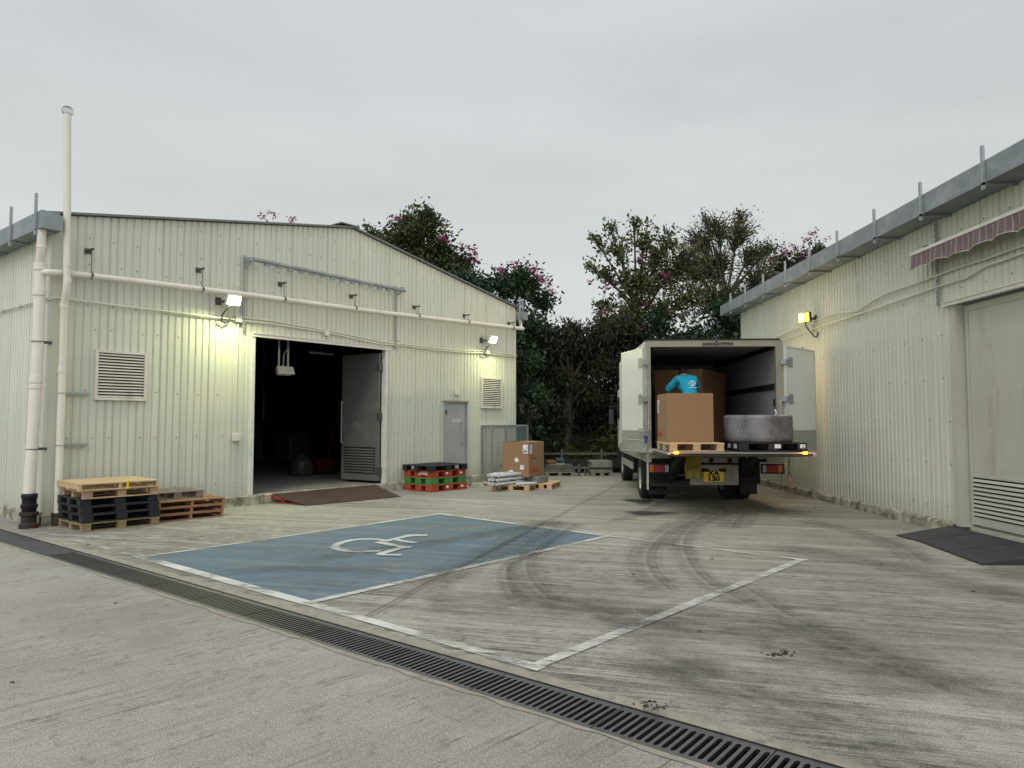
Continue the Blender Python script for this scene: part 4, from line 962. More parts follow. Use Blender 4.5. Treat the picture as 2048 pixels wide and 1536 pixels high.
# pallet with wrapped bundles and the standing carton -----------------
pp = wood_pallet('pallet', (-.45, 15.96, 0), R(-16), .86, 1.10, .125, M['woodpale'], M['woodpale2'], 'pale wooden pallet on the ground carrying silvery wrapped bundles', 'loaded pallets in the middle of the yard', 5, seed=11)
wood_pallet('pallet', (.42, 16.32, 0), R(-16), .50, .95, .125, M['woodpale'], M['woodpale2'], 'pale wooden pallet under the brown carton beside the wire cage', 'loaded pallets in the middle of the yard', 4, seed=12)
def bundle(name, p, rz, rows, cols, L, s, mt, label, seed):
    o = empty(name, p, rz, label, 'bundle', 'plastic wrapped bundles'); r = random.Random(seed)
    for j in range(rows):
        for i in range(cols):
            m = MB(); x = i*s+r.uniform(-.01, .01); z = j*s*.72+s*.36; n = 9; pts = []; rs = []
            l0 = r.uniform(-.08, .04)
            for k in range(n): pts.append((x+r.uniform(-.01, .01), l0+(L)*k/(n-1), z+r.uniform(-.008, .008))); rs.append(s*.5*(r.uniform(.9, 1.08) if 0 < k < n-1 else .72))
            m.tube(pts, rs, 8); m.v = [(a, b, z+(c-z)*.72) for a, b, c in m.v]; m.build('wrapped_length', mt, o)
    return o
bundle('wrapped_bundle', (-.52, 15.75, .126), R(-38), 3, 3, .98, .125, M['wrap'], 'silvery plastic wrapped long bundle overhanging the pale pallet at its left', 1)
bundle('wrapped_bundle', (.10, 15.86, .126), R(-62), 1, 2, .46, .09, M['wrap'], 'small white wrapped parcel lying on the pale pallet in front of the carton', 2)
pb = MB(); pb.box((-.28, -.24, 0), (.30, .30, .155)); pb = pb.build('wrapped_block', M['wrapdark'], None, bevel=.02, loc=(.45, 16.62, .126)); pb.rotation_euler = (0, 0, R(-28)); tag(pb, 'low grey shrink wrapped block underneath the brown carton', 'block')
def labelpad(parent, Mx, w_, h, seed, big=False):
    m = MB(); m.box((-w_/2, -h/2, 0), (w_/2, h/2, .001)); m.v = [tuple(Mx @ Vector(p)) for p in m.v]; l = m.build('paper_label', M['paper'], parent)
    r = random.Random(seed); m = MB(); y = h*.36
    while y > -h*.4:
        hh = r.choice((.006, .01, .018)) * (1.5 if big else 1); x = -w_*.42
        while x < w_*.38:
            ww = r.uniform(.01, .05)*(w_/.12); x2 = min(x+ww, w_*.42)
            if r.random() < .7: m.box((x, y-hh, .0012), (x2, y, .0016))
            x = x2+r.uniform(.004, .012)
        y -= hh+r.uniform(.008, .02)
    if m.v: m.v = [tuple(Mx @ Vector(p)) for p in m.v]; m.build('label_print', M['ink'], l)
def carton(name, pos, rz, W, D, H, mt, label, open_top=False, group=None):
    """x = along the front-left face, y = depth"""
    o = empty(name, pos, rz, label, 'carton', group); r = random.Random(int(W*1000))
    m = MB(); nx = 8; b = .006
    # gently bulged walls
    def wall(a, bq, outn):
        n = 8
        P = [[Vector(a).lerp(Vector(bq), i/n)+Vector((0, 0, H*j/n))+Vector(outn)*(.008*math.sin(math.pi*i/n)*math.sin(math.pi*j/n)) for i in range(n+1)] for j in range(n+1)]
        for j in range(n):
            for i in range(n): m.quad(P[j][i], P[j][i+1], P[j+1][i+1], P[j+1][i])
    wall((0, 0, 0), (W, 0, 0), (0, -1, 0)); wall((W, 0, 0), (W, D, 0), (1, 0, 0)); wall((W, D, 0), (0, D, 0), (0, 1, 0)); wall((0, D, 0), (0, 0, 0), (-1, 0, 0))
    m.quad((0, 0, 0), (0, D, 0), (W, D, 0), (W, 0, 0)); m.build('carton_walls', mt, o, smooth=True)
    m = MB(); g = .006 if not open_top else .012
    m.poly([(0, 0, H), (W, 0, H), (W, D/2-g, H+g*.6), (0, D/2-g, H+g*.3)]); m.build('top_flap', mt, o)
    m = MB(); m.poly([(0, D/2+g, H+g*1.2), (W, D/2+g, H+g*.7), (W, D, H), (0, D, H)]); m.build('top_flap', mt, o)
    return o
# standing carton: front-left corner vertical edge at (.376,16.1); faces go left/back and right/back
cb = carton('carton', (.376, 16.12, .281), R(-28+90), .80, .68, .79, M['card2'], 'brown cardboard carton with white labels and red lettering, standing on the pallet by the cage', True, 'brown cardboard cartons')
# local x -> right/back face (world dir 62 deg), local y -> left/back
for (y, z, ww, hh, rot, sd_) in ((.30, .38, .085, .10, 33, 1), (.44, .10, .085, .10, 0, 2), (.16, .22, .10, .10, -6, 3), (.075, .63, .13, .20, 0, 4)):
    Mx = face_M((-.010, y, z), (0, -1, 0), (0, 0, 1)) @ Matrix.Rotation(R(rot), 4, 'Z'); labelpad(cb, Mx, ww, hh, sd_, sd_ == 4)
Mx = face_M((.09, -.010, .63), (1, 0, 0), (0, 0, 1)); labelpad(cb, Mx, .12, .20, 5)
text('Canon', .16, M['redink'], cb, face_M((.30, -.010, .16), (1, 0, 0), (0, 0, 1)), bold=.003)
m = MB()
for i in range(4): m.box((.12+i*.07, -.0115, .40), (.155+i*.07, -.010, .44))
m.build('printed_icons', M['ink'], cb)

# wire cage ----------------------------------------------------------
cg = fixed(LB, 'wire_cage', 'grey galvanised wire mesh cage against the right end of the warehouse', 'cage', None, (9.87, 0, 0))
m = MB(); CW, CD_, CH = 1.49, .36, 1.44
for x in (0, CW):
    for y in (-.02, -CD_): m = MB(); m.box((x-.022, y-.022, .0), (x+.022, y+.022, CH)); m.build('post', M['galv'], cg)
m = MB(); m.box((.55, -CD_-.024, .0), (.60, -CD_+.02, CH-.026)); m.build('post', M['galv'], cg)
m = MB(); m.bar((.03, -CD_, CH-.01), (CW-.03, -CD_, CH-.01), .04, .04); m.bar((.03, -.02, CH-.01), (CW-.03, -.02, CH-.01), .04, .04); m.bar((0, -CD_+.03, CH-.01), (0, -.05, CH-.01), .04, .04); m.bar((CW, -CD_+.03, CH-.01), (CW, -.05, CH-.01), .04, .04)
m.bar((.03, -CD_, .12), (CW-.03, -CD_, .12), .04, .04); m.build('top_frame', M['galv'], cg)
m = MB(); s = .052
x = .04
while x < CW: m.box((x-.003, -CD_-.005, .1), (x+.003, -CD_+.001, CH-.03)); x += s
z = .14
while z < CH-.04: m.box((.02, -CD_-.008, z-.003), (CW-.02, -CD_-.002, z+.003)); z += s
m.build('front_mesh', M['galv'], cg)
m = MB(); y = -CD_+.05
while y < -.04: m.box((-.004, y-.003, .1), (.002, y+.003, CH-.03)); m.box((CW-.002, y-.003, .1), (CW+.004, y+.003, CH-.03)); y += s
z = .14
while z < CH-.04: m.box((-.006, -CD_+.02, z-.003), (0, -.04, z+.003)); m.box((CW, -CD_+.02, z-.003), (CW+.006, -.04, z+.003)); z += s
m.build('side_mesh', M['galv'], cg)
m = MB(); m.box((CW-.36, -.30, .75), (CW-.08, -.28, 1.36)); m.build('green_board', M['netgreen'], cg)
hv = fixed(LB, 'pipe_valve', 'low grey water pipe with round flange and valve in front of the wire cage', 'valve', None, (9.9, -.62, 0))
m = MB(); m.tube([(-.35, .0, .10), (-.1, 0, .14), (.35, 0, .30), (.7, 0, .30)], .045, 10); m.build('pipe', M['chassis'], hv, smooth=True)
m = lathe([(0, -.04), (.12, -.04), (.13, -.01), (.13, .01), (.12, .04), (0, .04)], 18, 'x'); m.build('flange', M['chassis'], hv, smooth=True, loc=(.42, 0, .30))
m = MB(); m.tube([(.1, 0, .2), (.1, 0, .42)], .02, 8); m.tube([(.1+.07*math.cos(a), .07*math.sin(a), .42) for a in [6.283*i/12 for i in range(13)]], .01, 6); m.build('hand_wheel', M['chassis'], hv)
m = MB(); m.tube([(-.3, 0, 0), (-.3, 0, .1)], .03, 8); m.tube([(.6, 0, 0), (.6, 0, .28)], .03, 8); m.build('pipe_support', M['chassis'], hv)
r = random.Random(9); m = MB()
for i in range(26):
    x, y, s = r.uniform(-1.6, .5), r.uniform(-.5, .0), r.uniform(.03, .09); a = r.uniform(0, 3); Mx = Matrix.Translation((x, y-.1, s*.4)) @ Euler((a, a*2, a*3)).to_matrix().to_4x4(); m.box((-s, -s*.6, -s*.4), (s, s*.6, s*.4), Mx)
rb = m.build('rubble', M['plinth'], None); rb.matrix_world = Matrix.Translation(LW(9.9, .35)) @ Matrix.Rotation(R(51.5), 4, 'Z'); tag(rb, 'loose broken concrete bits along the wall foot by the cage', 'rubble', kind='stuff')

# ramp at the doorway ------------------------------------------------
sr = empty('steel_ramp', LW(3.78, .06), RZ, 'reddish brown steel plate ramp leading up to the open doorway', 'ramp')
m = MB(); T = [(.0, 0, .175), (2.50, .0, .175), (2.27, -1.10, .012), (.14, -.90, .012)]
m.poly([T[3], T[2], T[1], T[0]]); m.poly([(x, y, z-.010) for x, y, z in T]); 
for a, b in zip(T, T[1:]+T[:1]): m.quad((a[0], a[1], a[2]-.01), (b[0], b[1], b[2]-.01), b, a)
m.build('plate', M['rustred'], sr)
m = MB(); m.bar((0, 0, .085), (0, 0, .16), .03, .03); m.bar((.005, -.0, .012), (.19, -.72, .012), .03, .022); m.bar((.005, -.0, .145), (.19, -.72, .018), .03, .03); m.bar((.07, -.28, .02), (.07, -.28, .10), .03, .03); m.bar((.0, 0, .09), (.06, -.28, .09), .02, .02)
m.build('side_frame', M['ramp_side'], sr)
m = MB()
for x in (.9, 1.8, 2.25): m.poly([(x, -.02, .0), (x, -.02, .155), (x, -.86, .012), (x, -.86, .0)])
m.build('rib', M['ramp_side'], sr)

# inside the warehouse ------------------------------------------------
def lwl(x, y, z=0): return LB.matrix_world @ Vector((x, y, z))
il = fixed(LB, 'indoor_floodlight', 'unlit white floodlight hanging from rails inside the dark doorway', 'light', None, (4.70, 1.0, 0))
m = MB(); Mx = Matrix.Translation((0, 0, 2.62)) @ Matrix.Rotation(R(-25), 4, 'X'); m.box((-.2, -.07, -.12), (.2, -.03, .06), Mx); m.box((-.17, -.03, -.1), (.17, .06, .05), Mx); m.build('lamp_head', M['lampoff'], il, bevel=.01)
for x in (-.12, .1): m = MB(); m.box((x-.02, .0, 2.7), (x+.02, .02, 4.4)); m.build('hanging_rail', M['galv'], il)
m = MB(); m.tube([(-.03, -.01, 2.7), (-.02, -.02, 2.95), (.06, -.02, 3.08), (.08, 0, 3.4)], .018, 8); m.build('cable', M['galv'], il, smooth=True)
tl = fixed(LB, 'tube_light', 'unlit tube light hanging under the dark warehouse ceiling', 'light', None, (6.82, 2.6, 3.20))
m = MB(); m.box((-.34, -.04, 0), (.34, .04, .045)); m.build('fitting', M['lampoff'], tl); m = MB(); m.tube([(0, 0, .05), (0, 0, 1.3)], .006, 6); m.build('hanger', M['galv'], tl)
pt = fixed(LB, 'hand_pallet_truck', 'red hand pallet truck standing in the dark behind the open door leaf', 'pallet truck', None, (7.55, 3.4, .168))
m = MB(); m.box((-.26, 0, .07), (-.10, 1.1, .13)); m.box((.10, 0, .07), (.26, 1.1, .13)); m.build('fork', M['redpaint'], pt)
m = MB(); m.box((-.26, -.12, .07), (.26, .02, .42)); m.build('mast_block', M['redpaint'], pt, bevel=.02)
m = MB(); m.tube([(0, -.12, .3), (0, -.35, 1.1)], .02, 8); m.tube([(-.14, -.36, 1.22), (-.14, -.35, 1.08), (.14, -.35, 1.08), (.14, -.36, 1.22), (-.14, -.36, 1.22)], .014, 8); m.build('tiller', M['redpaint'], pt)
m = MB(); m.tube([(-.1, -.15, .09), (.1, -.15, .09)], .09, 16); m.build('wheel', M['tyre'], pt)
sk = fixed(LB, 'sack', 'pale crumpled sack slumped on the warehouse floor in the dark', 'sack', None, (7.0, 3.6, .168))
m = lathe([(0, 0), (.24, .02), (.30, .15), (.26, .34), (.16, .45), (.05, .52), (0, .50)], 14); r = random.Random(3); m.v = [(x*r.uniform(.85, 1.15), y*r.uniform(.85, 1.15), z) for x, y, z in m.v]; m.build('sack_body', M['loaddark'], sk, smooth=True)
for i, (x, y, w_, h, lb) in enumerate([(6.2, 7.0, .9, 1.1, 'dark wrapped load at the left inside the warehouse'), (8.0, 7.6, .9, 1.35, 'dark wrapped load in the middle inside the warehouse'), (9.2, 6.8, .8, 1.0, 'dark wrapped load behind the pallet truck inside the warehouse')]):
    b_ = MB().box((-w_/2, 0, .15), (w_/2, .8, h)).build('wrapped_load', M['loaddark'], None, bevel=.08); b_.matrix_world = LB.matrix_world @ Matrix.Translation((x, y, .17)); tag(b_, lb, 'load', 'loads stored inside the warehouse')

# ================================================================== truck
TR = empty('box_truck', (2.46, 13.0, 0), R(-3.07), 'white box truck seen from behind with open rear doors and lowered tail lift', 'truck')
BW, BL = 2.47, 4.95; ZF, ZT = 1.00, 3.04
def TB(name, boxes, mt, parent=TR, bevel=0, smooth=False):
    m = MB()
    for a, b in boxes: m.box(a, b)
    return m.build(name, mt, parent, bevel=bevel, smooth=smooth)
def rprism(prof, y0, y1):
    m = MB(); n = len(prof)
    m.poly([(x, y0, z) for x, z in prof][::-1]); m.poly([(x, y1, z) for x, z in prof])
    for i in range(n): (a, b), (c, d_) = prof[i], prof[(i+1) % n]; m.quad((a, y0, b), (c, y0, d_), (c, y1, d_), (a, y1, b))
    return m
box = TB('cargo_box', [((0, .09, ZF), (.06, BL, ZT-.05)), ((BW-.06, .09, ZF), (BW, BL, ZT-.05)), ((.0, BL, ZF), (BW, BL+.06, ZT-.05)), ((.0, .09, ZT-.049), (BW, BL+.06, ZT-.01))], M['boxwhite'])
lin = TB('liner', [((.061, .1, ZF+.03), (.085, BL-.03, ZT-.09)), ((BW-.085, .1, ZF+.03), (BW-.061, BL-.03, ZT-.09)), ((.086, BL-.06, ZF+.03), (BW-.086, BL-.03, ZT-.09)), ((.061, .1, ZT-.089), (BW-.061, BL-.03, ZT-.06))], M['boxin'], box)
TB('floor', [((.061, .02, ZF-.02), (BW-.061, BL-.01, ZF+.028))], M['chassis'], box)
TB('lashing_rail', [((BW-.11, .12, 2.13), (BW-.0855, BL-.1, 2.24)), ((.0855, .12, 2.13), (.11, BL-.1, 2.24))], M['black'], box)
TB('corner_trim', [((BW-.15, .12, ZT-.17), (BW-.0855, BL-.1, ZT-.0895)), ((.0855, .12, ZT-.17), (.15, BL-.1, ZT-.0895))], M['black'], box)
TB('wall_fitting', [((BW-.10, .22, 1.82), (BW-.0855, .29, 1.96))], M['black'], box)
# rear frame with rounded top corners
fr = MB(); rr = .07
def arc(cx, cz, a0, a1, rad, n=5): return [(cx+rad*math.cos(a0+(a1-a0)*i/n), cz+rad*math.sin(a0+(a1-a0)*i/n)) for i in range(n+1)]
p = [(-.005, .80), (.085, .80), (.085, ZT-.13), (BW-.13, ZT-.13), (BW-.13, .80), (BW+.005, .80)] + arc(BW+.005-rr, ZT-rr, 0, math.pi/2, rr) + arc(-.005+rr, ZT-rr, math.pi/2, math.pi, rr)
m = MB(); zt = ZT
m.box((-.005, 0, .80), (.085, .088, ZT-.13)); m.box((BW-.13, 0, .80), (BW+.005, .088, ZT-.13))
hp_ = [(-.005, ZT-.13), (BW+.005, ZT-.13)] + arc(BW+.005-rr, ZT-rr, 0, math.pi/2, rr) + arc(-.005+rr, ZT-rr, math.pi/2, math.pi, rr)
q = rprism([(a, b+.0005) for a, b in hp_], 0, .088); n0 = len(m.v); m.v += q.v; m.f += [tuple(i+n0 for i in f_) for f_ in q.f]
rf = m.build('rear_frame', M['frame'], TR)
TB('sill', [((.086, -.01, .87), (BW-.131, .06, ZF-.021))], M['frame'], TR)
TB('roof_edge', [((-.01, -.012, ZT-.012), (BW-.05, .1, ZT+.012))], M['chassis'], rf)
lk = MB(); r = random.Random(4)
for x in (1.08, 1.18, 1.30, 1.42, 1.52): lk.bar((x-.05, -.02, ZT-.07+r.uniform(-.01, .01)), (x+.06, -.02, ZT-.07+r.uniform(-.01, .01)), .025, .03)
lk.box((1.26, -.03, ZT-.10), (1.30, -.001, ZT+.0)); lk.build('top_latch', M['dkmetal'], rf)
lkr = MB()
for x, s in ((.04, 1), (BW-.06, 1)):
    for z in (1.25, 1.55, 1.9): lkr.box((x-.012, -.018, z-.05), (x+.012, -.001, z+.05))
    lkr.tube([(x, -.012, 1.2), (x, -.012, 1.95)], .008, 6)
lkr.build('latch_bar', M['alu'], rf)
TB('side_rail', [((-.008, .1, .80), (.03, BL+.05, .995)), ((BW-.03, .1, .80), (BW+.008, BL+.05, .995))], M['kick'], TR)
# doors
def rear_door(hx, rot, sgn, label):
    d_ = empty('rear_door', (hx, -.02, 0)); d_.parent = TR; d_.rotation_euler = (0, 0, rot); d_['label'] = label
    W_ = 1.16; z0, z1 = .975, 2.90
    TB('door_panel', [((.02, -.03, z0+.02), (W_-.02, .03, z1-.02))], M['boxwhite'], d_)
    TB('door_edge', [((0, -.036, z0), (.0195, .036, z1)), ((W_-.0195, -.036, z0), (W_, .036, z1)), ((.0197, -.036, z0), (W_-.0197, .036, z0+.019)), ((.0197, -.036, z1-.019), (W_-.0197, .036, z1))], M['alu'], d_)
    TB('kick_plate', [((.03, .031, z0+.03), (W_-.03, .036, z0+.40)), ((.03, -.036, z0+.03), (W_-.03, -.031, z0+.40))], M['kick'], d_)
    m = MB(); 
    for y in (.0375, -.0375): m.tube([(.04, y, z0+.40), (W_-.04, y, z0+.40)], .005, 6); m.tube([(.04, y, z0+.22), (W_-.04, y, z0+.22)], .005, 6)
    m.build('trim_strip', M['alu'], d_)
    for z in (1.32, 1.95, 2.62):
        m = MB(); m.box((-.07, -.05, z-.045), (.03, .05, z+.045)); m.box((.06, -.040, z-.09), (.22, -.0365, z+.09)); m.box((.06, .0365, z-.09), (.22, .040, z+.09)); m.build('hinge', M['galv'], d_)
    m = MB(); m.tube([(W_*.62, 0, z1), (W_*.62, 0, z1+.04)], .012, 6); m.build('latch_stub', M['black'], d_)
    return d_
rear_door(-.03, R(104), 1, 'left rear door folded back along the truck side')
rear_door(BW+.03, R(46), -1, 'right rear door swung open with grey hinge plates')
TB('tarp_strip', [((-.055, .04, 1.3), (-.02, .10, 2.85))], M['teal'], TR)
TB('blue_lever', [((-.05, -.05, 1.17), (.0, -.008, 1.35))], M['bluetag'], TR, bevel=.012)
# lift panel, lights, underside
TB('chassis_rail', [((.62, .3, .62), (.72, BL+1.6, .86)), ((1.55, .3, .62), (1.65, BL+1.6, .86)), ((.1, .2, .86), (BW-.1, BL, .975))], M['chassis'], TR)
TB('cross_member', [((.08, .10, .80), (BW-.08, .22, .86)), ((.35, .9, .5), (1.95, 1.1, .7)), ((.3, 2.6, .55), (1.9, 2.7, .8))], M['chassis'], TR)
lp = TB('lift_panel', [((.76, -.08, .70), (1.62, -.05, .76)), ((.76, -.08, .40), (.86, -.05, .6995)), ((1.50, -.08, .40), (1.62, -.05, .6995)), ((.8605, -.08, .40), (1.4995, -.05, .455)), ((.8605, -.055, .4555), (1.4995, -.03, .6995))], M['panel'], TR)
TB('plate_lamp', [((.97, -.10, .635), (1.09, -.056, .69)), ((1.28, -.10, .635), (1.40, -.056, .69))], M['black'], lp, bevel=.012)
npl = TB('number_plate', [((1.00, -.072, .455), (1.36, -.057, .645))], M['numplate'], lp)
text('XA\n130', .118, M['black'], npl, face_M((1.18, -.0725, .558), (1, 0, 0), (0, 0, 1)), sx=1.22, bold=.006)
tb_ = TB('lift_beam', [((.66, -.06, .80), (1.62, -.0, .89))], M['panel'], TR); m = MB()
for x in (1.14, 1.47): m.tube([(x, -.075, .845), (x, -.058, .845)], .045, 14)
m.build('beam_hole', M['black'], tb_)
def lamp_cluster(x, mir):
    o = TB('tail_lamp', [((x-.01, -.03, .60), (x+.40, .03, .78))], M['chassis'], TR)
    xs = [(.0, .085, 'amberlens'), (.09, .275, 'taillens'), (.28, .35, 'greylens')]
    for a, b, k in xs:
        a2, b2 = (a, b) if not mir else (.36-b, .36-a)
        TB('lens', [((x+a2, -.045, .625), (x+b2-.003, -.031, .755))], M[k], o, bevel=.006)
lamp_cluster(.04, False); lamp_cluster(BW-.42, True)
TB('lamp_bracket', [((.02, .02, .45), (.035, .06, .80)), ((BW-.055, .02, .38), (BW-.03, .06, .79)), ((BW-.32, .0, .79), (BW-.0, .06, .93))], M['panel'], TR)
TB('bumper_frame', [((.05, .05, .36), (.75, .11, .42)), ((.05, .05, .42), (.09, .11, .60)), ((.70, .05, .42), (.74, .11, .60)), ((.10, .5, .17), (.68, .54, .25)), ((1.75, .30, .2), (2.05, .34, .50))], M['chassis'], TR)
TB('corner_post', [((.004, -.012, .30), (.026, .10, .795))], M['alu'], TR)
m = MB(); 
for x in (.46, 1.70): m.bar((x, -.1, .95), (x+.06, .5, .35), .09, .12); m.bar((x, -.9, 1.0), (x, .1, .62), .07, .10); m.tube([(x+.12, -.5, .95), (x+.12, .5, .45)], .045, 10)
m.build('lift_arm', M['chassis'], TR)
TB('mudguard', [((.04, .75, .35), (.62, .78, .92)), ((1.66, .75, .35), (2.24, .78, .92))], M['tyre'], TR)
# wheels
def wheel(x0, wd, y, rad, name='wheel'):
    o = empty(name, (x0+wd/2, y, rad)); o.parent = TR; h = wd/2
    prof = [(rad*.56, -h*.9), (rad*.62, -h), (rad*.92, -h), (rad*.985, -h*.8), (rad, -h*.55), (rad, h*.55), (rad*.985, h*.8), (rad*.92, h), (rad*.62, h), (rad*.56, h*.9)]
    m = lathe(prof, 40, 'x'); 
    m.build('tyre', M['tyre'], o, smooth=True)
    m = lathe([(rad*.57, -h*.92), (rad*.52, -h*.80), (rad*.45, -h*.4), (rad*.20, -h*.3), (rad*.17, -h*.7), (0, -h*.72)], 28, 'x'); m.build('rim', M['alu'], o, smooth=True)
    m = lathe([(0, h*.3), (rad*.45, h*.3), (rad*.57, h*.9)], 28, 'x'); m.build('rim_back', M['chassis'], o, smooth=True)
for x0 in (.04, .30, 1.66, 1.94): wheel(x0, .23, 1.42, .40)
wheel(.12, .25, BL+.75, .41); wheel(BW-.37, .25, BL+.75, .41)
TB('axle', [((.3, 1.37, .35), (2.1, 1.47, .45)), ((.4, BL+.7, .36), (2.0, BL+.8, .46))], M['chassis'], TR)
TB('side_guard', [((.0, 2.35, .52), (.03, 4.6, .66))], M['kick'], TR)
m = MB(); 
for y in (2.5, 3.4, 4.4): m.box((.031, y-.03, .45), (.06, y+.03, .86))
m.tube([(.09, 3.0, .52), (.09, 3.9, .52)], .02, 8); m.build('guard_strut', M['chassis'], TR)
TB('fuel_tank', [((.08, 2.9, .42), (.55, 4.1, .80))], M['chassis'], TR, bevel=.05)
TB('toolbox', [((1.95, 2.5, .4), (2.4, 3.6, .8))], M['chassis'], TR, bevel=.02)
# cab
cab = TB('cab', [((.12, BL+.18, .75), (BW-.14, BL+1.95, 2.45))], M['boxwhite'], TR, bevel=.10)
TB('side_window', [((.11, BL+.9, 1.60), (.119, BL+1.7, 2.2))], M['glass'], cab); TB('windscreen', [((.3, BL+1.951, 1.55), (BW-.32, BL+1.96, 2.25))], M['glass'], cab)
TB('rear_window', [((.9, BL+.170, 1.7), (1.7, BL+.179, 2.15))], M['glass'], cab)
TB('bumper', [((.12, BL+1.96, .4), (BW-.14, BL+2.08, .74))], M['chassis'], cab)
mi = TB('wing_mirror', [((-.17, BL+1.30, 1.45), (-.03, BL+1.36, 1.86))], M['plblack'], cab, bevel=.02); TB('mirror_glass', [((-.155, BL+1.29, 1.47), (-.045, BL+1.299, 1.84))], M['glass'], mi)
m = MB(); m.tube([(.13, BL+1.4, 1.95), (-.1, BL+1.38, 1.95), (-.1, BL+1.38, 1.85)], .012, 6); m.tube([(.13, BL+1.4, 1.33), (-.1, BL+1.38, 1.33), (-.1, BL+1.38, 1.46)], .012, 6); m.build('mirror_arm', M['plblack'], mi)
# tail lift platform (level), wedge shaped rear lip
m = MB(); zt = 1.055; x0, x1 = .11, 2.30
pr_ = [(-.045, zt), (-1.80, zt), (-1.86, zt-.012), (-1.83, zt-.05), (-.9, zt-.11), (-.045, zt-.13)]
m.poly([(x0, y, z) for y, z in pr_][::-1]); m.poly([(x1, y, z) for y, z in pr_])
for i in range(len(pr_)):
    (a, b), (c, d_) = pr_[i], pr_[(i+1) % len(pr_)]; m.quad((x0, a, b), (x0, c, d_), (x1, c, d_), (x1, a, b))
M['platsteel'] = mat('dirty_lift_steel', (.10, .09, .075), .55, .4, var=.2, scale=6)
plat = m.build('lift_platform', M['platsteel'], TR)
TB('platform_lip', [((x0-.02, -1.872, zt-.006), (x1+.03, -1.86, zt+.004)), ((x1, -1.86, zt-.03), (x1+.05, -.10, zt+.001)), ((x0-.04, -1.86, zt-.03), (x0, -.10, zt+.001))], M['alu'], plat)
TB('platform_corner', [((.02, -.16, .985), (.28, -.06, 1.05))], M['alu'], plat)
for x in (.20, 2.17):
    l = TB('marker_lamp', [((x-.035, -1.895, zt-.018), (x+.035, -1.876, zt+.020))], M['amber'], plat, bevel=.006)
    pl_ = bpy.data.lights.new('marker_glow', 'POINT'); pl_.energy = 1.6; pl_.color = (1, .38, .05); pl_.shadow_soft_size = .03
    po = bpy.data.objects.new('marker_glow', pl_); COL.objects.link(po); po.parent = TR; po.location = (x, -1.95, zt+.02)
# chain with hook
m = MB(); cx, cy, cz = 1.985, -1.70, zt-.07
for i in range(5):
    z = cz-.035-.062*i; a0 = 0 if i % 2 == 0 else math.pi/2; pts = []
    for k in range(13):
        t_ = 2*math.pi*k/12; dx = .019*math.cos(t_); dz = .036*math.sin(t_)+(.012 if math.sin(t_) > 0 else -.012); pts.append((cx+dx*math.cos(a0), cy+dx*math.sin(a0), z+dz))
    m.tube(pts, .006, 6)
ch = m.build('chain', M['dkmetal'], plat)
m = MB(); z = cz-.34; m.tube([(cx, cy, z+.03), (cx, cy, z-.03), (cx+.03, cy, z-.07), (cx+.035, cy, z-.12), (cx+.0, cy, z-.14), (cx-.02, cy, z-.11)], .014, 8); m.tube([(cx-.02, cy, z+.02), (cx+.02, cy, z-.05), (cx-.015, cy, z-.10), (cx+.02, cy, z-.16)], .010, 6); m.build('hook', mat('red_hook_paint', (.20, .07, .055), .6, var=.3), ch)
# mustard cloth bag hanging from the platform
bg = empty('cloth_bag', (0, 0, 0), 0, 'mustard yellow cloth with black lettering hanging beside the number plate', 'cloth')
bg.matrix_world = TR.matrix_world.copy(); bpy.context.view_layer.update(); bg.location = TR.location; bg.rotation_euler = TR.rotation_euler
m = MB(); nx, nz_ = 10, 14; P = {}
for side_ in (0, 1):
    for j in range(nz_+1):
        for i in range(nx+1):
            x = .66+.28*i/nx+.01*math.sin(j*.6); z = .945-.42*j/nz_-.012*math.sin(i*.9); y = -.14+.012*math.sin(i*1.3+j*.5)+.02*side_; P[side_, i, j] = (x, y, z)
for j in range(nz_):
    for i in range(nx):
        m.quad(P[0, i, j+1], P[0, i+1, j+1], P[0, i+1, j], P[0, i, j]); m.quad(P[1, i, j], P[1, i+1, j], P[1, i+1, j+1], P[1, i, j+1])
m.build('cloth', M['bag'], bg, smooth=True)
text('LECO', .075, M['black'], bg, face_M((.80, -.170, .715), (1, 0, .32), (-.32, 0, 1)), sx=1.25)

# ------------------------------------------------------------------ load on the lift
ZP = zt+.004
wood_pallet('pallet', (2.535, 11.42, ZP), R(0), .87, 1.02, .14, M['woodpale'], M['woodpale'], 'light wooden pallet on the tail lift under the brown carton', 'pallets on the tail lift', 5, seed=20)
tc_ = carton('carton', (2.578, 11.80, ZP+.145), R(0), .765, .79, .808, M['card2'], 'plain brown carton on the tail lift in front of the worker', False, 'brown cardboard cartons')
labelpad(tc_, face_M((-.010, .66, .60), (0, -1, 0), (0, 0, 1)), .16, .22, 9, True)
text('Canon', .12, M['redink'], tc_, face_M((-.011, .58, .14), (0, -1, 0), (0, 0, 1)), bold=.003)
bp = plastic_pallet('pallet', (3.655, 11.46, ZP), R(0), 1.10, 1.08, .14, M['plblack'], 'black plastic pallet with white stickers on the tail lift', 'pallets on the tail lift')
for (x, w_, h, sd_) in ((.62, .10, .065, 1), (1.02, .085, .06, 2)): labelpad(bp, face_M((x, -.0035, .085), (1, 0, 0), (0, 0, 1)), w_, h, sd_)
for y, k in ((.52, 1), (.2, 2)): labelpad(bp, face_M((-.0035, y, .08), (0, -1, 0), (0, 0, 1)), .16, .07, 3+k)
pf = [(0, 0), (.52, 0), (.545, .02), (.555, .08), (.555, .38), (.552, .415), (.540, .432), (.52, .441), (.49, .445), (.0, .445)]
dm = lathe(pf, 64); r = random.Random(1); dm.v = [(x*(1+.004*math.sin(9*math.atan2(y, x)+z*20)), y*(1+.004*math.sin(7*math.atan2(y, x)+z*13)), z) for x, y, z in dm.v]
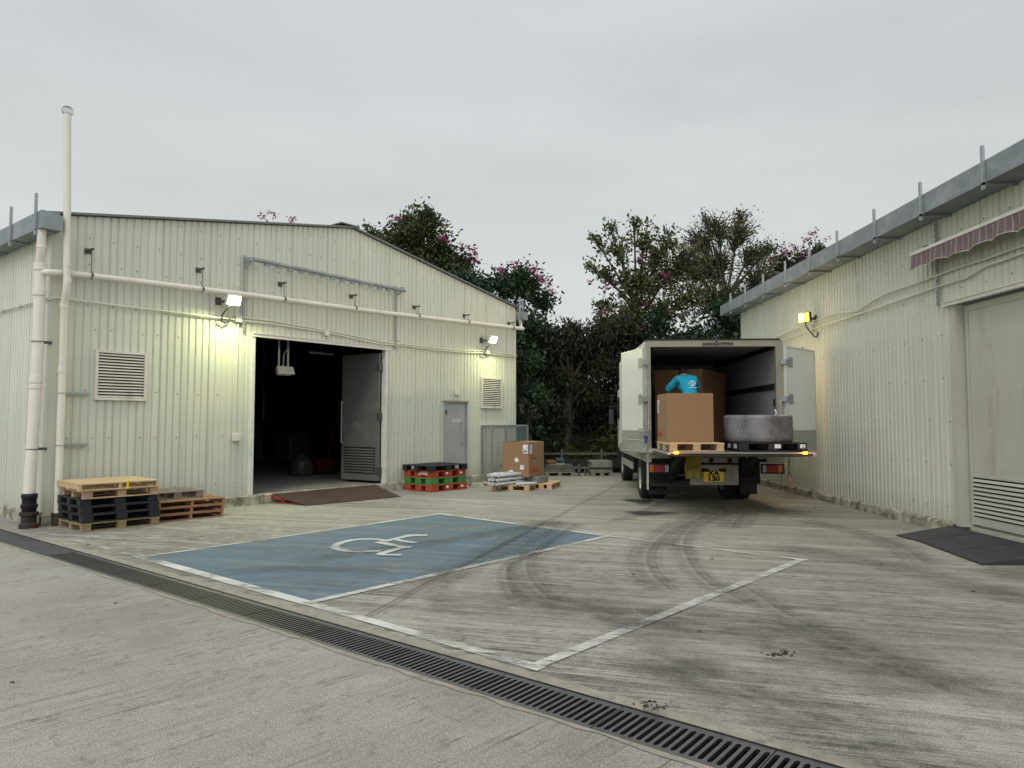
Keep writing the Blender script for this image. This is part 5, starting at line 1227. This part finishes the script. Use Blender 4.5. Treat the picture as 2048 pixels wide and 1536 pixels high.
dm = dm.build('round_tub', M['drumgrey'], None, smooth=True, loc=(4.155, 12.02, ZP+.146), ang=60); tag(dm, 'big round mottled grey drum standing on the black pallet', 'drum')
sm_ = MB(); sm_.box((-.003, -.557, .02), (.003, -.553, .40)); sm_.build('seam', M['wrapdark'], dm); sm_.v
m = MB(); m.tube([(.16, -.40, .445), (.165, -.40, .50), (.15, -.38, .53)], .009, 6); m.build('pull_tab', M['paper'], dm)
# tall cartons deep in the truck
a33 = math.atan2(1.5, .92)
c1 = carton('carton', (3.75, 14.0, 1.032), a33, 1.72, .97, 1.54, M['card'], 'very large dark brown carton deep inside the truck, corner towards the door', False, 'brown cardboard cartons')
m = MB(); m.box((-.013, -.004, 1.45), (-.003, .98, 1.545)); m.box((-.01, -.013, 1.45), (1.73, -.003, 1.545)); m.build('lid_rim', M['card'], c1)

# ------------------------------------------------------------------ worker
def skin(name, joints, edges, mt, parent, sub_=2, root=0):
    me = bpy.data.meshes.new(name); me.from_pydata([j[0] for j in joints], edges, []); me.materials.append(mt)
    o = bpy.data.objects.new(name, me); COL.objects.link(o); o.parent = parent
    sk_ = o.modifiers.new('skin', 'SKIN'); sk_.use_smooth_shade = True
    for i, j in enumerate(joints):
        rr_ = j[1]; v = me.skin_vertices[0].data[i]; v.radius = rr_ if isinstance(rr_, tuple) else (rr_, rr_); v.use_root = (i == root)
    s_ = o.modifiers.new('sub', 'SUBSURF'); s_.levels = s_.render_levels = sub_
    return o
PX, PY, PZ = 3.30, 13.02, 1.03
pe = empty('person', (PX-.01, PY, PZ), 0, 'worker in a cyan shirt bending forward inside the truck, seen from behind', 'person')
# joints relative to the feet; faces +y (into the truck), leaning forward
J = [((0, .02, .92), (.13, .10)), ((-.01, .07, 1.08), (.125, .095)), ((-.03, .18, 1.24), (.15, .10)), ((-.05, .28, 1.36), (.15, .09)), ((-.05, .40, 1.41), .055), ((-.045, .48, 1.46), (.075, .085)), ((-.04, .53, 1.525), (.07, .085)),
     ((-.25, .30, 1.33), .062), ((-.36, .40, 1.10), .046), ((-.30, .62, 1.02), .035), ((-.28, .70, 1.00), .03),
     ((.14, .33, 1.34), .062), ((.22, .48, 1.14), .046), ((.12, .68, 1.06), .035), ((.09, .75, 1.05), .03),
     ((-.10, .02, .86), .09), ((-.11, -.0, .48), .062), ((-.11, .05, .09), .042), ((-.11, -.07, .05), .04), 
     ((.10, .02, .86), .09), ((.12, .08, .48), .062), ((.12, .10, .09), .042)]
E_ = [(0, 1), (1, 2), (2, 3), (3, 4), (4, 5), (5, 6), (3, 7), (7, 8), (8, 9), (9, 10), (3, 11), (11, 12), (12, 13), (13, 14), (0, 15), (15, 16), (16, 17), (0, 19), (19, 20), (20, 21)]
keep = [i for i in range(len(J)) if i != 18]; mp_ = {k: i for i, k in enumerate(keep)}
body = skin('body', [J[i] for i in keep], [(mp_[a], mp_[b]) for a, b in E_], M['skin'], pe)
# shirt, close over torso and upper arms
S_ = [((0, .02, .90), (.165, .125)), ((-.01, .06, 1.06), (.16, .125)), ((-.03, .16, 1.22), (.18, .13)), ((-.05, .265, 1.345), (.175, .115)), ((-.052, .34, 1.405), (.085, .075)),
      ((-.21, .27, 1.34), (.095, .09)), ((-.33, .35, 1.19), (.085, .075)), ((-.385, .385, 1.13), (.078, .07)), ((.12, .30, 1.35), (.095, .09)), ((.19, .38, 1.23), (.08, .075)), ((.225, .43, 1.17), (.075, .07))]
skin('shirt', S_, [(0, 1), (1, 2), (2, 3), (3, 4), (3, 5), (5, 6), (6, 7), (3, 8), (8, 9), (9, 10)], M['shirt'], pe)
_t = bpy.data.textures.new('cloth_folds', 'CLOUDS'); _t.noise_scale = .11; _sh = [c for c in pe.children if c.name.startswith('shirt')][0]; _d = _sh.modifiers.new('folds', 'DISPLACE'); _d.texture = _t; _d.strength = .045; _d.mid_level = .5; _sh.modifiers['sub'].levels = _sh.modifiers['sub'].render_levels = 3
skin('trousers', [((0, .02, .90), (.15, .12)), ((-.10, .01, .80), .105), ((-.115, 0, .48), .082), ((-.112, .04, .10), .065), ((.10, .02, .80), .105), ((.12, .075, .48), .082), ((.12, .095, .10), .065)], [(0, 1), (1, 2), (2, 3), (0, 4), (4, 5), (5, 6)], M['trousers'], pe)
for x, y in ((-.112, .06), (.12, .12)):
    skin('shoe', [((x, y-.06, .045), (.045, .042)), ((x, y+.06, .04), (.048, .036)), ((x, y+.16, .035), (.04, .028))], [(0, 1), (1, 2)], M['shoes'], pe)
skin('hair', [((-.045, .41, 1.465), (.078, .075)), ((-.042, .48, 1.535), (.088, .09)), ((-.04, .545, 1.57), (.078, .075))], [(0, 1), (1, 2)], M['hair'], pe)
for sx_ in (-1, 1): skin('ear', [((-.042+sx_*.082, .51, 1.50), .012), ((-.042+sx_*.088, .512, 1.525), .014), ((-.042+sx_*.084, .515, 1.542), .009)], [(0, 1), (1, 2)], M['skin'], pe, 1)
def hand(cx, cy, cz, s, parent):
    C_ = Vector((cx, cy, cz))
    skin('hand', [(tuple(C_), (.02, .03)), (tuple(C_+Vector((0, .05, -.005))), (.014, .04))], [(0, 1)], M['skin'], parent, 1)
    for i, (dx, l) in enumerate(((-.030, .065), (-.010, .075), (.010, .07), (.029, .055))):
        a = C_+Vector((dx, .075, -.006)); skin('finger', [(tuple(a), .009), (tuple(a+Vector((0, l*.45, -.012))), .0085), (tuple(a+Vector((0, l*.75, -.04))), .0075)], [(0, 1), (1, 2)], M['skin'], parent, 1)
    a = C_+Vector((s*.034, .03, -.004)); skin('thumb', [(tuple(a), .011), (tuple(a+Vector((s*.03, .03, -.012))), .0095), (tuple(a+Vector((s*.035, .055, -.03))), .008)], [(0, 1), (1, 2)], M['skin'], parent, 1)
hand(-.28, .72, .995, 1, pe); hand(.09, .77, 1.045, -1, pe)
# white emblem on the back of the shirt: two interlocked diamond strokes and a faint line under it
def emblem(parent, loc, up, size):
    Mx = face_M(loc, (1, 0, 0), up); m = MB(); t_ = size*.13
    def ln(a, b): m.bar((a[0]*size, a[1]*size, 0), (b[0]*size, b[1]*size, 0), t_, .006, (0, 0, 1))
    for a, b in (((-1, 0), (0, -1)), ((-1, 0), (-.15, .85)), ((-.15, .85), (.25, .45)), ((.25, .45), (-.1, .1)), ((0, -1), (.0, -.35)), ((1, 0), (.35, .9)), ((.35, .9), (.1, .65)), ((1, 0), (.1, -.9)), ((-.1, .1), (-.45, -.2)), ((.0, -.35), (.5, .1))): ln(a, b)
    for i in range(9): m.box(((-1.1+i*.26)*size, -1.45*size, -.003), ((-.95+i*.26)*size, -1.28*size, .003))
    m.v = [tuple(Mx @ Vector(p)) for p in m.v]; return m.build('shirt_emblem', M['logo'], parent)
pe.scale = (.97, .97, .955)
EMB = emblem(pe, (.03, .038, 1.27), (0, .42, .9), .068)

# ================================================================== background: stacks, rail, slope, trees
GB = 'slab stacks at the far edge of the yard'
def slab_stack(x, y, W, layers, label, name='slab_stack', seed=0):
    o = wood_pallet('pallet', (x, y, 0), R(1), W, .9, .12, M['woodgrey'], M['woodgrey'], 'old grey pallet under ' + label, GB, 5, seed=seed)
    s = empty(name, (x, y, .121), R(1), label, 'stack', GB); r = random.Random(seed); z = 0
    for (w0, w1, h, mt) in layers:
        m = MB(); m.box((w0, r.uniform(0, .06), z), (w1, .8, z+h-.004)); m.build('slab', M[mt] if isinstance(mt, str) else mt, s, bevel=.008); z += h
M['slab1'] = mat('grey_slab', (.085, .085, .075), .9, var=.3, scale=5, bmp=.3, dirt=(.05, .05, .04)); M['slab2'] = mat('pale_panel', (.19, .20, .18), .8, var=.2, scale=5, dirt=(.10, .10, .08))
M['boxorange'] = mat('faded_orange_box', (.16, .075, .02), .8, var=.3); M['boxblue'] = mat('faded_blue_box', (.035, .06, .08), .8, var=.3)
slab_stack(.92, 20.0, .85, [(.0, .85, .09, 'slab1'), (.05, .80, .10, 'slab1'), (.12, .58, .06, 'slab2'), (.08, .32, .055, 'boxorange'), (.322, .56, .055, 'boxblue')][:4], 'grey slab pile with an orange box on top beyond the carton', seed=1)
slab_stack(2.22, 20.0, .62, [(.0, .60, .07, 'slab2'), (.03, .62, .06, 'slab1'), (.0, .60, .065, 'slab2'), (.02, .60, .05, 'slab2'), (.0, .6, .06, 'slab2')], 'pale panel pile left of the truck', seed=2)
bx = MB().box((1.245, 20.05, .43), (1.48, 20.7, .485)).build('storage_box', M['boxblue'], None, bevel=.005); tag(bx, 'flat faded blue box beside the orange one on the grey slabs', 'box')
sp_ = empty('standpipe', (1.95, 20.2, 0), 0, 'dark water pipe tee between the two slab piles', 'pipe')
m = MB(); m.tube([(-.35, 0, .22), (.35, 0, .22)], .035, 8); m.tube([(-.05, 0, 0), (-.05, 0, .32)], .045, 10); m.tube([(.12, 0, 0), (.12, 0, .2)], .03, 8); m.build('pipe', M['slab1'], sp_, smooth=True)
br_ = empty('barrier_rail', (0, 21.2, 0), 0, 'low dark steel barrier rail along the foot of the wooded slope', 'barrier')
m = MB(); m.bar((-1, 0, .58), (8, 0, .58), .05, .06); m.build('rail', M['slab1'], br_); m = MB(); m.box((-1, .02, .16), (8, .06, .42)); m.build('lower_board', M['chassis'], br_)
for x in (.0, 1.48, 2.66, 4.1, 5.6): m = MB(); m.box((x-.03, -.07, 0), (x+.03, -.03, .72)); m.build('post', M['slab1'], br_)
# slope
def slope_z(x, y):
    if y < 21.3: return 0
    return min(3.2, (y-21.3)*.28)+.22*math.sin(x*1.3+y)*min(1, (y-21.3)/3)
m = MB(); xs = [-30+i*1.5 for i in range(44)]; ys = [21.3, 21.8, 22.4, 23.2, 24.5, 26, 28, 31, 36, 45]
for y in ys:
    for x in xs: m.v.append((x, y, slope_z(x, y) if y < 40 else 0 if y > 44 else 2.6))
for j in range(len(ys)-1):
    for i in range(len(xs)-1): k = j*len(xs)+i; m.f.append((k, k+1, k+1+len(xs), k+len(xs)))
hl = m.build('hill', M['soil'], None, smooth=True); tag(hl, 'dark overgrown slope behind the yard', kind='structure')

rng = np.random.default_rng(11)
def leaf_mesh(name, C, L, mt, parent, droop=.5, wr=.45, up=.35):
    """C: n x 3 centres, L: n lengths; each leaf a folded six-point blade"""
    n = len(C); a = rng.uniform(0, 2*np.pi, n); el = rng.normal(-droop, .45, n)
    d = np.stack([np.cos(a)*np.cos(el), np.sin(a)*np.cos(el), np.sin(el)], 1)
    nn = rng.normal(0, 1, (n, 3)); nn[:, 2] += up*3; s = np.cross(d, nn); s /= np.linalg.norm(s, axis=1)[:, None]+1e-9
    up_ = np.cross(s, d); L = L[:, None]; w_ = L*wr*.5
    V = np.stack([C-d*L*.5, C-d*L*.12+s*w_-up_*L*.05, C+d*L*.25+s*w_*.8-up_*L*.05, C+d*L*.5-up_*L*.06, C+d*L*.25-s*w_*.8-up_*L*.05, C-d*L*.12-s*w_-up_*L*.05], 1).reshape(-1, 3)
    me = bpy.data.meshes.new(name); me.vertices.add(len(V)); me.vertices.foreach_set('co', V.ravel().astype(np.float32))
    me.loops.add(n*8); me.polygons.add(n*2); b = (np.arange(n)*6)[:, None]
    idx = np.concatenate([b+np.array([[0, 1, 2, 3]]), b+np.array([[0, 3, 4, 5]])], 1).ravel()
    me.loops.foreach_set('vertex_index', idx.astype(np.int32)); me.polygons.foreach_set('loop_start', (np.arange(n*2)*4).astype(np.int32)); me.polygons.foreach_set('loop_total', np.full(n*2, 4, np.int32))
    me.update(); me.validate(); me.materials.append(mt); o = bpy.data.objects.new(name, me); COL.objects.link(o); o.parent = parent; return o
def tree(name, base, lobes, label, cat='tree', group=None, leaf='leafA', size=.13, dens=1.0, droop=.5, wr=.5, trunk=.14, twigs=6, flowers=(), depth=None, branchy=1.0, fl=0, wood=True):
    """lobes: (x, z, r) with the crown's own depth round the base y"""
    bx_, by_ = base; bz = slope_z(bx_, by_); o = empty(name, (bx_, by_, bz), 0, label, cat, group); r = random.Random(hash(label) % 1000 if False else int(abs(bx_*37+by_*11)*10))
    tb_ = MB(); C = []; Ls = []; F = []
    top = max(l[1] for l in lobes)-bz; lx = sum(l[0] for l in lobes)/len(lobes)-bx_
    tp_ = [Vector((0, 0, -.1)), Vector((lx*.15+r.uniform(-.1, .1), 0, top*.22)), Vector((lx*.4, r.uniform(-.2, .2), top*.42)), Vector((lx*.7, 0, top*.6))]
    if wood: tb_.tube(tp_, [trunk*1.15, trunk, trunk*.8, trunk*.5], 9)
    for (x, z, rad) in lobes:
        c = Vector((x-bx_, r.uniform(-.5, .5)*max(.4, rad), z-bz))
        hb = max(.12, min(.9, (c.z-rad)/max(top, .1)*.8)); st = Vector(tp_[1]).lerp(tp_[3], min(1, max(0, (hb*top-tp_[1].z)/(tp_[3].z-tp_[1].z+.01))))
        mid = st.lerp(c, .55)+Vector((0, 0, .12*rad)); 
        if wood: tb_.tube([st, mid, c], [trunk*.42, trunk*.26, trunk*.12], 6)
        nt_ = int(twigs*(rad/.8)**1.6*4)+5
        for k in range(nt_):
            # points through the whole lobe volume, biased outwards
            d_ = Vector((r.gauss(0, 1), r.gauss(0, 1), r.gauss(0, .9))); d_.normalize(); q = c+d_*rad*(r.uniform(.25, 1.08))*r.choice((1, 1, .9, 1.12))
            sp0 = mid.lerp(c, r.uniform(.2, 1)); m1 = sp0.lerp(q, .55)+Vector((0, 0, r.uniform(-.02, .10)*rad))
            if wood and (k % 2 == 0 or branchy > 1): tb_.tube([sp0, m1, q], [.016*branchy, .011*branchy, .004], 4, cap=False)
            nl = int(dens*r.uniform(14, 34)*(.13/size)**1.2); sc_ = .20*(.6+rad*.6)
            for i in range(nl):
                t_ = r.uniform(.25, 1.05); p = sp0.lerp(m1, t_*2) if t_ < .5 else m1.lerp(q, (t_-.5)*2)
                C.append((p.x+r.gauss(0, sc_*.8), p.y+r.gauss(0, sc_*.8), p.z+r.gauss(0, sc_*.6))); Ls.append(size*r.uniform(.6, 1.3))
            if fl and r.random() < fl:
                for i in range(int(r.uniform(10, 26))): F.append((q.x+r.gauss(0, .10), q.y+r.gauss(0, .10)-.05, q.z+r.gauss(0, .08)))
    for (x, z, sd_) in flowers:
        for i in range(int(44*sd_/.15)): F.append((x-bx_+r.gauss(0, sd_), r.uniform(-.8, .1), z-bz+r.gauss(0, sd_*.7)))
        if wood: q = Vector((x-bx_, -.3, z-bz)); cc = min(lobes, key=lambda l: (l[0]-x)**2+(l[1]-z)**2); tb_.tube([(cc[0]-bx_, 0, cc[1]-bz), q], [.012, .005], 4)
    if wood: tb_.build('trunk', M['bark'], o, smooth=True)
    leaf_mesh('crown', np.array(C), np.array(Ls), M[leaf], o, droop, wr)
    if F: 
        fo = leaf_mesh('blossom', np.array(F), rng.uniform(.08, .16, len(F)), M['flower'], o, .0, .55); fo['kind'] = 'stuff'
    return o
GT = 'trees beyond the yard'
tree('orchid_tree', (-2.9, 24), [(-3.32, 7.91, .93), (-2.46, 7.39, .88), (-4.17, 7.53, .81), (-2.97, 6.61, 1.18), (-2.03, 6.35, .76), (-4.95, 7.94, .45), (-2.81, 8.43, .55), (-1.75, 6.9, .55), (-3.6, 8.4, .5), (-2.2, 5.7, .8)], 'rounded dense tree with magenta blossom rising behind the warehouse roof ridge', 'tree', GT, 'leafA', .15, 1.8, flowers=[(-1.45, 7.35, .16), (-1.25, 7.0, .14), (-2.3, 7.65, .10), (-2.75, 6.55, .18), (-2.3, 6.35, .2), (-1.9, 6.3, .14), (-3.9, 8.3, .10), (-1.5, 6.15, .10), (-4.4, 7.5, .12)], twigs=9)
tree('orchid_tree', (.1, 22), [(-1.16, 5.95, .7), (-.22, 5.87, .7), (.53, 5.79, .65), (.25, 6.3, .34), (1.0, 5.32, .39), (-.69, 5.01, .77), (.41, 4.54, .85), (.87, 3.76, .7), (.3, 3.4, .8), (-1.9, 5.9, .5)], 'tree with pink blossom tips just right of the warehouse gable end', 'tree', GT, 'leafT', .14, 1.6, flowers=[(.85, 5.95, .10), (.65, 6.2, .09), (1.1, 5.75, .09), (.1, 6.4, .08), (1.25, 5.5, .06), (-.35, 6.2, .08)], twigs=9, fl=.04)
tree('orchid_tree', (4.4, 25), [(4.73, 6.55, 1.06), (3.76, 7.63, .7), (4.74, 8.17, .6), (5.8, 6.91, 1.0), (4.18, 5.48, 1.06), (3.21, 5.84, .42), (5.42, 5.48, 1.06), (3.22, 6.82, .36), (4.39, 8.75, .28), (2.96, 8.08, .26), (3.5, 8.45, .3), (5.2, 7.4, .8), (6.3, 6.0, .9), (4.1, 6.6, .8), (6.3, 7.4, .8), (5.6, 8.0, .45), (3.3, 5.0, .7), (2.7, 7.1, .2)], 'loose leafy tree with scattered pink flowers behind the truck, left of the bare twigged one', 'tree', GT, 'leafB', .15, .70, flowers=[(3.3, 6.3, .08), (5.3, 6.6, .10), (4.6, 5.6, .12), (3.1, 5.3, .08), (2.75, 6.4, .06), (5.4, 5.2, .14), (4.5, 7.2, .08)], twigs=7, branchy=1.5)
tree('twiggy_tree', (7.9, 26.5), [(7.85, 7.61, 1.31), (7.1, 8.57, .78), (8.43, 8.66, .84), (8.63, 9.34, .41), (7.3, 9.24, .34), (9.17, 8.0, .78), (7.63, 6.09, 1.49), (9.74, 8.09, .47), (7.8, 9.0, .7), (6.7, 7.4, .9), (9.3, 6.9, 1.0)], 'thin leaved tree with many bare twigs behind the truck', 'tree', GT, 'leafC', .10, .34, twigs=17, branchy=1.8, droop=.1, trunk=.15)
tree('orchid_tree', (11.2, 29), [(11.05, 7.77, .92), (12.09, 8.19, .6), (12.6, 8.6, .22), (10.42, 7.04, .92), (11.67, 7.67, .78), (9.4, 6.6, .9)], 'tree with the brightest magenta blossom above the right warehouse gutter', 'tree', GT, 'leafA', .15, 1.5, flowers=[(11.4, 8.5, .2), (11.0, 8.25, .22), (12.1, 8.95, .14), (12.3, 9.25, .10), (12.9, 9.0, .05), (10.2, 7.7, .2), (11.8, 8.3, .22), (12.7, 8.2, .22), (13.1, 8.1, .15), (10.5, 8.0, .16)], twigs=8)
tree('orchid_tree', (-10.2, 31), [(-10.25, 9.15, .79), (-9.6, 9.7, .3), (-10.6, 9.9, .25)], 'far tree showing only pink tipped twigs above the warehouse roof', 'tree', GT, 'leafA', .14, .5, flowers=[(-10.85, 10.5, .09), (-10.45, 10.6, .08), (-9.6, 10.35, .09)])
tree('feathery_tree', (1.6, 21.9), [(1.61, 4.01, .76), (2.37, 3.71, .91), (1.3, 2.79, .91), (2.21, 2.34, 1.06), (1.15, 1.58, .83), (1.92, 4.55, .34), (2.7, 4.15, .5), (1.1, 4.0, .5), (2.9, 3.2, .7)], 'dark feathery tree in the gap between the warehouse and the truck', 'tree', GT, 'leafD', .16, 2.2, wr=.26, droop=.8, twigs=9)
tree('dark_tree', (3.6, 22.6), [(3.59, 3.49, 1.11), (3.12, 4.37, .71), (3.26, 2.21, .95), (4.22, 2.53, .95), (3.9, 4.4, .7), (3.2, 1.4, .8)], 'dark bushy tree directly left of the truck roof', 'tree', GT, 'leafD', .14, 1.8, twigs=9, fl=.03)
tree('dark_tree', (6.0, 24), [(5.19, 3.96, 1.1), (6.38, 4.3, 1.01), (6.03, 2.94, 1.18), (5.0, 5.0, .7)], 'dark leafy tree behind the middle of the truck', 'tree', GT, 'leafT', .15, 1.2, twigs=8)
tree('dark_tree', (7.6, 23.6), [(7.41, 4.81, .85), (7.39, 3.28, 1.01), (6.9, 5.3, .6), (8.4, 4.4, 1.0), (8.2, 5.4, .6)], 'dark leafy tree beside the far corner of the right warehouse', 'tree', GT, 'leafT', .15, 1.2, twigs=8)
tree('dark_tree', (.55, 20.95), [(.56, 2.31, .66), (.46, 3.34, .60), (.50, 1.29, .60), (.0, 4.2, .5)], 'dark green shrubby tree hugging the warehouse end by the cage', 'tree', GT, 'leafT', .13, 1.3, twigs=9)
# filler thicket further up the slope
tree('thicket', (2.2, 25.5), [(x, 2.6+1.0*math.sin(x*1.7)+.4, 1.25) for x in (-1.6, .1, 1.4, 2.9, 4.2, 5.8, 7.4, 9.0)] + [(x, 4.2+.5*math.sin(x*2.3), .95) for x in (-2, -.4, 1.0, 2.3, 3.7, 5.2, 6.8, 8.4)], 'deep dark thicket filling the slope behind the nearer trees', 'thicket', None, 'leafD', .20, 2.6, twigs=10, wood=False)['kind'] = 'stuff'
# undergrowth on the slope foot
C = []; 
for i in range(9000):
    x = random.uniform(-1.5, 9); y = 21.3+abs(random.gauss(0, 1.0)); z = slope_z(x, y)+random.random()**1.5*(1.0+.5*math.sin(x*2.1)+.4*math.sin(x*5)); C.append((x, y, z))
ug = leaf_mesh('undergrowth', np.array(C), rng.uniform(.10, .30, len(C)), M['leafG'], None, -.5, .18); tag(ug, 'yellowish green undergrowth at the foot of the wooded slope', 'undergrowth', kind='stuff')
